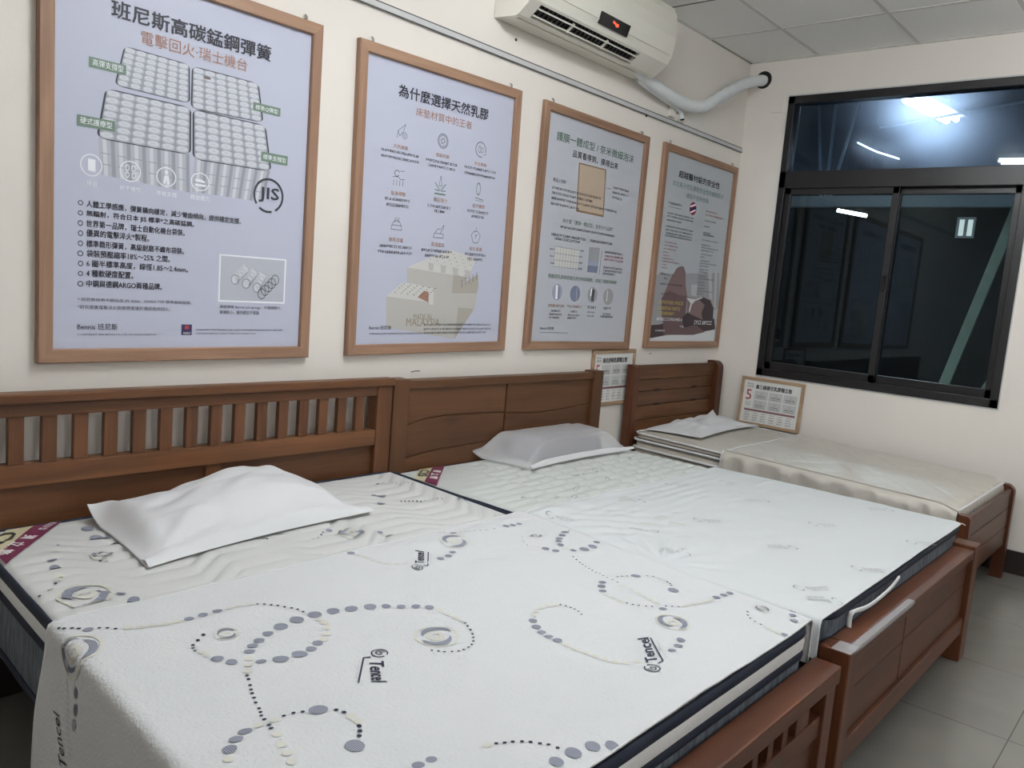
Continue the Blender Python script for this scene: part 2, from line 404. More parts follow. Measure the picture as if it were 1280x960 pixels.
class Print:
    """flat artwork on the sheet of a poster; u right, v up, in metres on the sheet, front faces -y"""
    def __init__(s, y0): s.b = MB(); s.names = []; s.y0 = y0
    def mi(s, n):
        if n not in s.names: s.names.append(n)
        return s.names.index(n)
    def poly(s, n, pts, lay=1):
        s.b.add([(u, s.y0 - 0.00012 * lay, v) for u, v in pts], [tuple(range(len(pts)))], s.mi(n))
    def rect(s, n, u0, u1, v0, v1, lay=1): s.poly(n, [(u0, v0), (u1, v0), (u1, v1), (u0, v1)], lay)
    def ell(s, n, c, rx, ry, ring=0, lay=2, k=20, a0=0, a1=360, sq=1.0):
        def sp(a): 
            ca, sa = math.cos(a), math.sin(a)
            return (math.copysign(abs(ca) ** sq, ca), math.copysign(abs(sa) ** sq, sa))
        if not ring:
            s.poly(n, [(c[0] + rx * sp(2 * math.pi * i / k)[0], c[1] + ry * sp(2 * math.pi * i / k)[1]) for i in range(k)], lay); return
        for i in range(k):
            a, b = R(lerp(a0, a1, i / k)), R(lerp(a0, a1, (i + 1) / k)); q = 1 - ring
            (ca, sa), (cb, sb) = sp(a), sp(b)
            s.poly(n, [(c[0] + rx * q * ca, c[1] + ry * q * sa), (c[0] + rx * ca, c[1] + ry * sa), (c[0] + rx * cb, c[1] + ry * sb), (c[0] + rx * q * cb, c[1] + ry * q * sb)], lay)
    def text(s, body, n, u0, u1, v, h, bold=0, lay=12):
        vs, fs = text_shape(body)
        offs = [(0, 0)] if not bold else [(-.010, 0), (.010, 0), (0, -.008), (0, .008)]
        for i, (du, dv) in enumerate(offs):
            s.b.add([(lerp(u0, u1, x) + du * h * bold * 2.2, s.y0 - 0.00012 * lay - .00002 * i, v + h * y + dv * h * bold * 2.2) for x, y in vs], fs, s.mi(n))
    def greek(s, n, u0, u1, v, h, lay=12):
        """a line of characters too small to be read in the photograph"""
        rnd = random.Random(int(u0 * 1e4) * 7 + int(v * 1e4)); u = u0; hh = h * 0.8
        while u < u1 - hh * 0.3:
            w = min(hh * rnd.uniform(0.5, 0.95), u1 - u); k = rnd.randint(0, 3); q = hh * .17
            b = v - hh / 2; t = v + hh / 2
            if k != 3: s.rect(n, u, u + w, t - q, t, lay)
            if k != 0: s.rect(n, u, u + w, b, b + q, lay)
            if k != 2: s.rect(n, u, u + w, v - q / 2, v + q / 2, lay)
            s.rect(n, u + w * .4, u + w * .4 + q, b, t, lay)
            if k % 2: s.rect(n, u + w - q, u + w, b, t, lay)
            u += w + hh * (0.2 if rnd.random() > .12 else .55)
    def line(s, n, a, b, w, lay=3):
        d = Vector((b[0] - a[0], b[1] - a[1])); d.normalize(); k = Vector((-d.y, d.x)) * w / 2
        s.poly(n, [(a[0] - k.x, a[1] - k.y), (b[0] - k.x, b[1] - k.y), (b[0] + k.x, b[1] + k.y), (a[0] + k.x, a[1] + k.y)], lay)
    def path(s, n, pts, w, lay=3):
        for a, b in zip(pts[:-1], pts[1:]): s.line(n, a, b, w, lay)
    def build(s, name, parent):
        return s.b.build(name, [ink(n) for n in s.names], parent, local=True)

# ================================================================== THE ROOM
XL, XR, YB, ZC = -3.3, 5.64, -7.4, 3.055
def struct(name, mb, m, parent=None):
    o = mb.build(name, m, parent)
    if parent is None: o['kind'] = 'structure'
    return o
b = MB(); b.box(XL - .2, XR + .2, YB - .2, .2, -0.12, 0); struct('floor', b, M['floor'])
b = MB(); b.box(XL - .2, XR + .2, 0, .2, 0, ZC + .1); wb_ = struct('wall_back', b, M['wall'])
def scuff(pts, w):
    b = MB()
    for (xa, za), (xb, zb) in zip(pts[:-1], pts[1:]): b.add([(xa, -.0006, za - w), (xb, -.0006, zb - w), (xb, -.0006, zb + w), (xa, -.0006, za + w)], [(0, 1, 2, 3)])
    b.build('scuff_mark', M['cable'], wb_)
scuff([(1.0, 1.047), (1.025, 1.050), (1.05, 1.0445)], .0013); scuff([(.985, 1.030), (1.0, 1.026), (1.02, 1.030), (1.026, 1.034)], .0013); scuff([(2.70, .985), (2.73, .989), (2.755, .988)], .0018); scuff([(4.70, 1.048), (4.73, 1.052), (4.735, 1.047)], .002)
b = MB(); b.box(XL - .2, XL, YB - .2, .0, 0, ZC + .1); struct('wall_left', b, M['wall'])
b = MB(); b.box(XL - .2, XR + .2, YB - .2, YB, 0, ZC + .1); struct('wall_front', b, M['wall'])
WY0, WY1, WZ0, WZ1 = -0.308, -1.788, 0.932, 2.807
b = MB()
b.box(XR, XR + .16, YB, 0, 0, WZ0); b.box(XR, XR + .16, YB, 0, WZ1, ZC + .1)
b.box(XR, XR + .16, WY0, 0, WZ0, WZ1); b.box(XR, XR + .16, YB, WY1, WZ0, WZ1)
struct('wall_right', b, M['wall'])
b = MB(); b.box(XR - .012, XR, YB, -.002, 0, 0.135, c=.003); struct('baseboard_right', b, M['base'])
b = MB(); b.box(XL, XR - .012, -.012, 0, 0, 0.135, c=.003); struct('baseboard_back', b, M['base'])
# suspended ceiling: boards 0.6 m with thin bars
b = MB(); b.box(XL - .2, XR + .2, YB - .2, .2, ZC, ZC + .1)
struct('ceiling', b, M['ceiling'])
g = MB()
x = 5.03
while x > XL: g.box(x - .011, x + .011, YB, 0, ZC - .004, ZC, c=.001); x -= .61
y = -0.475
while y > YB: g.box(XL, XR, y - .011, y + .011, ZC - .0038, ZC, c=.001); y -= .61
g.box(XL, XR, -.022, 0, ZC - .005, ZC); g.box(XR - .022, XR, YB, 0, ZC - .005, ZC)
struct('trim_1', g, M['tbar'])
g = MB()
for (xa, ya, xb, yb) in [(4.42, -.47, 4.42, -.02), (5.05, -.013, 5.63, -.013)]:
    g.box(min(xa, xb) - .0025, max(xa, xb) + .0025, min(ya, yb) - .0025, max(ya, yb) + .0025, ZC - .0062, ZC - .004)
struct('trim_2', g, M['dark'])

# ---- window in the right wall: transom light above two sliding sashes
def ybar(mb, x0, x1, ya, yb, za, zb, mat=0): mb.box(x0, x1, ya, yb, za, zb, mat, c=.003)
b = MB()
fx0, fx1 = XR - .012, XR + .09
ybar(b, fx0, fx1, WY0, WY0 - .045, WZ0, WZ1); ybar(b, fx0, fx1, WY1, WY1 + .045, WZ0, WZ1)
ybar(b, fx0, fx1, WY0, WY1, WZ1 - .05, WZ1); ybar(b, fx0, fx1, WY0, WY1, WZ0, WZ0 + .05)
ybar(b, fx0, fx1, WY0, WY1, 2.205, 2.315)
win = b.build('window_1', M['alu']); win['kind'] = 'structure'
b = MB(); b.box(XR + .035, XR + .041, WY0 - .045, WY1 + .045, 2.315, WZ1 - .05); b.build('transom_pane', M['dusty'], win)
def sash(ya, yb, x0, name):
    s_ = MB(); w = .042
    for q in ((ya, ya - w), (yb + w, yb)): ybar(s_, x0, x0 + .026, q[0], q[1], WZ0 + .048, 2.207)
    ybar(s_, x0, x0 + .026, ya, yb, WZ0 + .048, WZ0 + .1); ybar(s_, x0, x0 + .026, ya, yb, 2.165, 2.207)
    o = s_.build('sash', M['alu'], win)
    p_ = MB(); p_.box(x0 + .010, x0 + .015, ya - w, yb + w, WZ0 + .1, 2.165); p_.build('pane', M['glass'], o)
    return o
s1 = sash(WY0 - .045, -1.085, XR + .008, 'sash')
s2 = sash(-1.045, WY1 + .045, XR + .042, 'sash')
b = MB(); b.box(XR - .004, XR + .009, -1.055, -1.073, 1.56, 1.66, c=.004); b.build('latch', M['black'], s1)
b = MB()
for q in ((WY0 + .006, WY0, WZ0 - .006, WZ1 + .006), (WY1, WY1 - .006, WZ0 - .006, WZ1 + .006)): b.box(XR - .004, XR + .002, q[0], q[1], q[2], q[3])
b.box(XR - .004, XR + .002, WY0 + .006, WY1 - .006, WZ1, WZ1 + .01); b.box(XR - .004, XR + .002, WY0 + .006, WY1 - .006, WZ0 - .01, WZ0)
b.build('sealant', M['race'], win)

# ================================================================== OUTSIDE, seen through the dark glass
b = MB(); b.box(13.0, 13.2, -9, 5, -.12, 5.2); struct('wall_outdoor', b, M['outwall'])
b = MB(); b.box(XR + .2, 13.2, -9, 5, -.12, -.02); struct('ground_outdoor', b, M['outwall'])
b = MB(); b.box(XR + .2, 13.2, -9, 5, 5.1, 5.2); struct('roof_outdoor', b, M['outwall'])
def plank(label, pts, w, d):
    """board leaning: lower end, upper end (world)"""
    a, c = Vector(pts[0]), Vector(pts[1]); t = (c - a).normalized(); n = Vector((1, 0, 0)); sd = t.cross(n).normalized(); n = sd.cross(t)
    mb = MB(); vs = []
    for p_ in (a, c):
        for q in ((-w / 2, -d / 2), (w / 2, -d / 2), (w / 2, d / 2), (-w / 2, d / 2)): vs.append(p_ + sd * q[0] + n * q[1])
    mb.add(vs, [(3, 2, 1, 0), (4, 5, 6, 7), (0, 1, 5, 4), (1, 2, 6, 5), (2, 3, 7, 6), (3, 0, 4, 7)])
    return tag(mb.build('wooden_board', M['plank']), label, 'board', 'boards leaning outside the window')
plank('long pale board leaning outside the right window pane, dark stain along it', [(6.2, -1.13, -.02), (6.2, -1.70, 2.45)], .062, .03)
plank('shorter greyish board leaning behind the long pale board outside the window', [(6.45, -1.38, -.02), (6.45, -1.84, 2.0)], .09, .03)
plank('short pale board leaning outside the bottom right corner of the window', [(6.1, -1.15, -.02), (6.1, -1.72, 1.20)], .05, .03)
# roof truss
tr = thing('roof_truss', 'pale steel roof truss outside the transom pane, three slanting struts', 'truss', (6.6, -.25, 2.2))
b = MB(); b.box(6.56, 6.64, -2.6, 1.5, 2.2, 2.28); b.build('chord', M['steel'], tr)
b = MB(); b.box(6.56, 6.64, -2.6, 1.5, 3.25, 3.33); b.build('chord', M['steel'], tr)
for (p0, p1) in [((-.225, 2.28), (-.08, 3.25)), ((-.262, 2.28), (-.25, 3.25)), ((-.295, 2.28), (-.475, 3.25))]:
    b = MB(); b.tube([(6.6, p0[0], p0[1]), (6.6, p1[0], p1[1])], .014, 8); b.build('strut', M['steel'], tr)
b = MB(); b.tube([(7.0, -.46, 2.86), (7.0, -1.75, 3.02)], .011, 8); tag(b.build('steel_rail', M['steel']), 'thin horizontal steel rail outside the transom pane', 'rail')
b = MB(); b.tube([(6.6, -.452, 2.675), (6.6, -.53, 2.635), (6.6, -.6, 2.602), (6.6, -.761, 2.546)], .004, 8); tag(b.build('light_strip', M['tube']), 'thin bright slanting light strip seen through the transom pane', 'light')
def outdoor_lamp(pa, pb, label, r, watts):
    c = [(a + q) / 2 for a, q in zip(pa[0], pb[1])]
    t = thing('tube_lamp', label, 'lamp', c, 'lamps outside the window')
    for (a, q) in (pa, pb):
        if a is None: continue
        mb = MB(); mb.tube([a, q], r, 10); mb.build('tube', M['tube'], t)
    d = Vector(pa[1]) - Vector(pa[0]); d.z = 0; L_ = d.length
    ang = math.atan2(d.y, d.x)
    mb = MB(); hw = .14
    ux, uy = d.x / L_, d.y / L_
    mid = Vector(c)
    vs = []
    for z_ in (c[2] + .03, c[2] + .09):
        for sx, sy in ((-1, -1), (1, -1), (1, 1), (-1, 1)): vs.append((mid.x + ux * sx * L_ * .53 - uy * sy * hw, mid.y + uy * sx * L_ * .53 + ux * sy * hw, z_))
    mb.add(vs, [(3, 2, 1, 0), (4, 5, 6, 7), (0, 1, 5, 4), (1, 2, 6, 5), (2, 3, 7, 6), (3, 0, 4, 7)])
    mb.build('housing', M['race'], t)
    for e in (-.4, .4):
        mb = MB(); mb.tube([(mid.x + ux * L_ * e, mid.y + uy * L_ * e, c[2] + .085), (mid.x + ux * L_ * e, mid.y + uy * L_ * e, 5.1)], .006, 6); mb.build('hanging_rod', M['alu'], t)
    ld = bpy.data.lights.new('tube_light', 'AREA'); ld.shape = 'RECTANGLE'; ld.size = L_; ld.size_y = .2; ld.energy = watts; ld.color = (.8, .9, 1)
    lo = bpy.data.objects.new('tube_light', ld); COL.objects.link(lo); lo.parent = t; lo.location = (0, 0, -.05); lo.rotation_euler = (0, 0, ang)
    return t
outdoor_lamp([(9.23, .068, 3.6), (10.315, -.07, 3.6)], [(9.088, -.07, 3.6), (10.258, -.179, 3.6)], 'bright twin tube lamp seen high through the transom pane', .03, 70)
outdoor_lamp([(9.0, .52, 2.465), (9.0, .22, 2.41)], [(9.05, .42, 2.54), (9.05, .23, 2.53)], 'smaller lit tube lamp seen through the left sliding pane', .018, 3)
fw = thing('lit_window', 'small lit window on the dark wall beyond the right pane', 'window', (12.98, -.9, 2.3))
def far(y, z, k=(12.97 - .238) / (9 - .238)):
    return (-2.7197 + (y + 2.7197) * k, 1.4116 + (z - 1.4116) * k)
(ya, za), (yb, zb) = far(-.655, 2.382), far(-.775, 2.228)
b = MB(); b.box(12.975, 12.985, ya, yb, zb, za); b.build('glowing_pane', M['litglass'], fw)
b = MB(); ym = (ya + yb) / 2
for q in ((ya + .03, ya, zb - .03, za + .03), (yb, yb - .03, zb - .03, za + .03), (ym + .02, ym - .02, zb, za)): b.box(12.95, 12.99, q[0], q[1], q[2], q[3])
b.box(12.95, 12.99, ya, yb, za, za + .03); b.box(12.95, 12.99, ya, yb, zb - .03, zb); b.build('casing', M['steel'], fw)

# ================================================================== CEILING LAMPS (they light the room)
def ceiling_lamp(x, y, k, label):
    """batten with two bare tubes, running along y"""
    t = thing('ceiling_lamp', label, 'lamp', (x, y, ZC), 'ceiling tube lamps')
    zl = ZC - (.075 if k == LAMP_K[0] else .36)     # underside of the batten
    b = MB(); b.box(x - .045, x + .045, y - .62, y + .62, zl, zl + .045, c=.006); b.build('housing', M['plast'], t)
    m = M['room_tube'].copy(); m.node_tree.nodes['Principled BSDF'].inputs['Emission Strength'].default_value = LAMP_W * k / (math.pi * 2 * math.pi * 2 * .016 * 1.16)
    for s_ in (-.075, .075):
        b = MB(); b.tube([(x + s_, y - .58, zl - .022), (x + s_, y + .58, zl - .022)], .016, 10); b.build('tube', m, t)
    for e in (-.6, .6):
        b = MB(); b.box(x - .1, x + .1, y + e - .015, y + e + .015, zl - .044, zl); b.build('tube_holder', M['plast'], t)
    for e in (-.4, .4):
        b = MB(); b.tube([(x, y + e, zl + .04), (x, y + e, ZC)], .006, 8); b.build('hanging_rod', M['grey_metal'], t)
for (x, y), k, lb in zip(LAMPS, LAMP_K, ['twin tube ceiling lamp above the two near beds', 'twin tube ceiling lamp at the left end of the room, nearer the posters', 'twin tube ceiling lamp in the middle of the far side of the room', 'twin tube ceiling lamp at the far left corner of the room', 'twin tube ceiling lamp near the window wall above the foot of the single bed']):
    ceiling_lamp(x, y, k, lb)

# ================================================================== POSTERS
PW, PH = 0.9757, 1.2528
def frame_mesh(w, h, fw_, d, mx, mz, parent, name='frame'):
    """picture frame, mitred, rounded front; local coordinates, back at y=0"""
    b = MB()
    def ring(o, y): return [(o, y, o), (w - o, y, o), (w - o, y, h - o), (o, y, h - o)]
    rs = [ring(0, 0), ring(0, -d + .004), ring(.003, -d), ring(fw_ - .003, -d), ring(fw_, -d + .004), ring(fw_, -.006)]
    for a, c in zip(rs[:-1], rs[1:]):
        for i in range(4):
            j = (i + 1) % 4; b.add([a[i], a[j], c[j], c[i]], [(0, 1, 2, 3)], 0 if i % 2 == 0 else 1)
    b.add(rs[0], [(3, 2, 1, 0)], 0)
    return b.build(name, [mx, mz], parent, local=True)

def draw(pr, ops):
    for n_, o in enumerate(ops):
        k = o[0]
        if k == 'T': pr.text(o[1], o[2], o[3], o[4], o[5], o[6], o[7])
        elif k == 'G': pr.greek(o[1], o[2], o[3], o[4], o[5])
        elif k == 'P': pr.poly(o[1], o[2], o[3] + (n_ % 8) * .11)
        elif k == 'E': pr.ell(o[1], (o[2], o[3]), o[4], o[5], o[6], o[7])
        elif k == 'BLK': block(pr, o[1], o[2])
        elif k == 'JIS':
            u, v, r_ = o[1:]
            pr.ell('edge', (u, v), r_, r_, .13, 9, 30, -60, 215); pr.ell('edge', (u, v), r_, r_, .13, 9, 10, 232, 285)
            pr.text('JIS', 'edge', u - r_ * .62, u + r_ * .68, v - r_ * .4, r_ * .85, 1.2, 10)
        elif k == 'COIL':
            (u0, v1), (u1, v0) = o[1], o[2]; w_, h_ = u1 - u0, v1 - v0
            for i in range(3):
                a = (u0 + w_ * (.22 + .17 * i), v0 + h_ * (.48 - .08 * i)); c = (u0 + w_ * (.40 + .13 * i), v0 + h_ * (.76 - .06 * i))
                pr.line('spr1', a, c, .036, 4 + 2 * i); pr.line('spr3', (a[0] + .012, a[1] - .008), (c[0] + .012, c[1] - .008), .006, 5 + 2 * i)
                for f in (.3, .55, .8): pr.ell('spr3', (lerp(a[0], c[0], f), lerp(a[1], c[1], f)), .016, .016, .12, 5 + 2 * i, 14)
                pr.ell('spr2', a, .017, .019, .2, 5 + 2 * i, 16); pr.ell('spr1', a, .0135, .015, 0, 5 + 2 * i, 16)
            for i in range(5): pr.ell('edge', (u0 + w_ * (.64 + .052 * i), v0 + h_ * (.18 + .085 * i)), .017, .02, .12, 12, 16)
        elif k == 'IC': icon(pr, o[1], o[2], o[3], o[4])

def block(pr, q, front):
    TL, TR, BR, BL = [Vector(p_) for p_ in q]
    P_ = lambda s_, t_: tuple(TL.lerp(TR, s_).lerp(BL.lerp(BR, s_), t_))
    if front:
        FL, FR = Vector(front[0]), Vector(front[1])
        n = 6
        for i in range(n):
            a, c = i / n, (i + 1) / n
            for j, m_ in enumerate(('spr3', 'spr1', 'spr3', 'spr2')):
                s0, s1_ = lerp(a, c, j / 4), lerp(a, c, (j + 1) / 4)
                pr.poly(m_, [tuple(FL.lerp(FR, s0)), tuple(FL.lerp(FR, s1_)), tuple(BL.lerp(BR, s1_)), tuple(BL.lerp(BR, s0))], 1)
            for f in (.3, .6):
                g0, g1 = FL.lerp(FR, a + .02), FL.lerp(FR, c - .02); h0, h1 = BL.lerp(BR, a + .02), BL.lerp(BR, c - .02)
                pr.line('spr2', tuple(g0.lerp(h0, f)), tuple(g1.lerp(h1, f)), .0025, 2)
    ro = .1
    def rr(e):
        pts = []
        for (cs, ct, a0) in ((ro, ro, 180), (1 - ro, ro, 270), (1 - ro, 1 - ro, 0), (ro, 1 - ro, 90)):
            for k in range(5):
                a = R(a0 + 22.5 * k); pts.append(P_(cs + (ro + e) * math.cos(a), ct + (ro + e) * math.sin(a)))
        return pts
    pr.poly('edge', rr(.02), 3); pr.poly('spr2', rr(-.002), 4)
    for i in range(6):
        for j in range(7):
            c = Vector(P_((i + .5) / 6, (j + .5) / 7)); rx = (TR - TL).length / 6 * .5; ry = (BL - TL).length / 7 * .5
            pr.ell('spr3', c, rx * 1.0, ry * 1.02, 0, 5, 14, sq=.75); pr.ell('spr1', (c.x - rx * .05, c.y + ry * .14), rx * .82, ry * .72, 0, 6, 14, sq=.8)
            pr.line('spr3', (c.x - rx * .4, c.y + ry * .2), (c.x + rx * .35, c.y + ry * .05), .0018, 7)

def icon(pr, k, u, v, r_):
    m_ = 'green3' if False else 'ink2'; w = .0022
    if k == 0:
        pr.path(m_, [(u - r_, v - r_), (u - r_ * .8, v), (u, v + r_ * .6), (u + r_ * .5, v + r_), (u + r_ * .1, v), (u - r_ * .5, v - r_ * .7), (u - r_ * .8, v)], w); pr.ell(m_, (u + r_ * .4, v - r_ * .5), r_ * .45, r_ * .45, .16, 3, 16); pr.ell(m_, (u + r_ * .4, v - r_ * .5), r_ * .2, r_ * .2, .3, 3, 12)
    elif k == 1:
        pr.ell(m_, (u, v), r_, r_, .1, 3, 22); pr.ell(m_, (u, v), r_ * .78, r_ * .78, .1, 3, 20); pr.ell(m_, (u, v), r_ * .35, r_ * .35, .25, 3, 8)
        for a in range(6): pr.line(m_, (u + r_ * .35 * math.cos(a), v + r_ * .35 * math.sin(a)), (u + r_ * .55 * math.cos(a), v + r_ * .55 * math.sin(a)), w)
    elif k == 2:
        pr.ell(m_, (u, v), r_, r_, .1, 3, 20, -20, 290); pr.line(m_, (u + r_ * .6, v - r_ * .7), (u + r_ * 1.1, v - r_ * .4), w); pr.ell(m_, (u - r_ * .2, v), r_ * .28, r_ * .45, .2, 3, 12); pr.ell(m_, (u + r_ * .25, v - r_ * .05), r_ * .28, r_ * .35, .2, 3, 12)
    elif k == 3:
        pr.ell(m_, (u - r_ * .3, v + r_ * .5), r_ * .45, r_ * .4, .2, 3, 14, 20, 330); pr.path(m_, [(u - r_, v), (u - r_ * .2, v + r_ * .1), (u + r_ * .4, v - r_ * .2), (u + r_, v - r_ * .1)], w); pr.path(m_, [(u + r_ * .2, v + r_ * .8), (u + r_ * .9, v + r_ * .9)], w)
        for i in range(4):
            x_ = u - r_ * .8 + i * r_ * .5; pr.line(m_, (x_, v - r_ * .3), (x_, v - r_), w)
    elif k == 4:
        pr.path(m_, [(u - r_ * .25, v), (u, v + r_ * 1.2), (u + r_ * .25, v), (u - r_ * .25, v)], w)
        for s_ in (-1, 1): pr.line('green2', (u + s_ * r_ * .9, v + r_ * .3), (u + s_ * r_ * .1, v - r_ * .5), .004); pr.line('green2', (u + s_ * r_ * .9, v - r_ * .5), (u + s_ * r_ * .1, v - r_ * .6), .004)
        pr.line('green2', (u - r_ * .9, v - r_ * .95), (u + r_ * .9, v - r_ * .95), .006)
    elif k == 5:
        pr.ell('green2', (u - r_ * .1, v + r_ * .5), r_ * .4, r_ * .8, .2, 3, 14); pr.line(m_, (u - r_ * .6, v - r_ * .6), (u + r_ * .9, v - r_ * .8), .003); pr.line('green3', (u - r_ * .6, v - r_ * .9), (u + r_ * .9, v - r_), .003)
    elif k == 6:
        pr.path(m_, [(u - r_, v - r_ * .7), (u + r_, v - r_ * .7), (u + r_ * .9, v - r_ * .1), (u - r_ * .9, v - r_ * .1), (u - r_, v - r_ * .7)], w); pr.ell(m_, (u, v - r_ * .1), r_ * .8, r_ * .7, .1, 3, 14, 0, 180)
        for i in range(3): pr.line(m_, (u - r_ * .35 + i * r_ * .35, v + r_ * .3), (u - r_ * .3 + i * r_ * .35, v + r_), w)
    elif k == 7:
        pr.path(m_, [(u - r_, v - r_ * .9), (u + r_, v - r_ * .9), (u + r_, v - r_ * .3), (u - r_ * .8, v - r_ * .3), (u - r_, v - r_ * .9)], w); pr.path(m_, [(u - r_ * .7, v - r_ * .2), (u - r_ * .1, v + r_ * .4), (u + r_ * .4, v + r_ * .3), (u + r_, v + r_), (u + r_, v + r_ * .5), (u + r_ * .3, v - r_ * .2)], w)
    else:
        pr.path(m_, [(u - r_, v + r_ * .1), (u - r_ * .5, v - r_), (u + r_ * .5, v - r_), (u + r_, v + r_ * .1), (u + r_ * .4, v + r_ * .7), (u - r_ * .4, v + r_ * .7), (u - r_, v + r_ * .1)], w); pr.line(m_, (u, v - r_ * .4), (u, v + r_ * .3), w); pr.line(m_, (u, v + r_ * .7), (u, v + r_ * 1.3), w); pr.line(m_, (u, v - r_ * .05), (u + r_ * .3, v + r_ * .2), w)

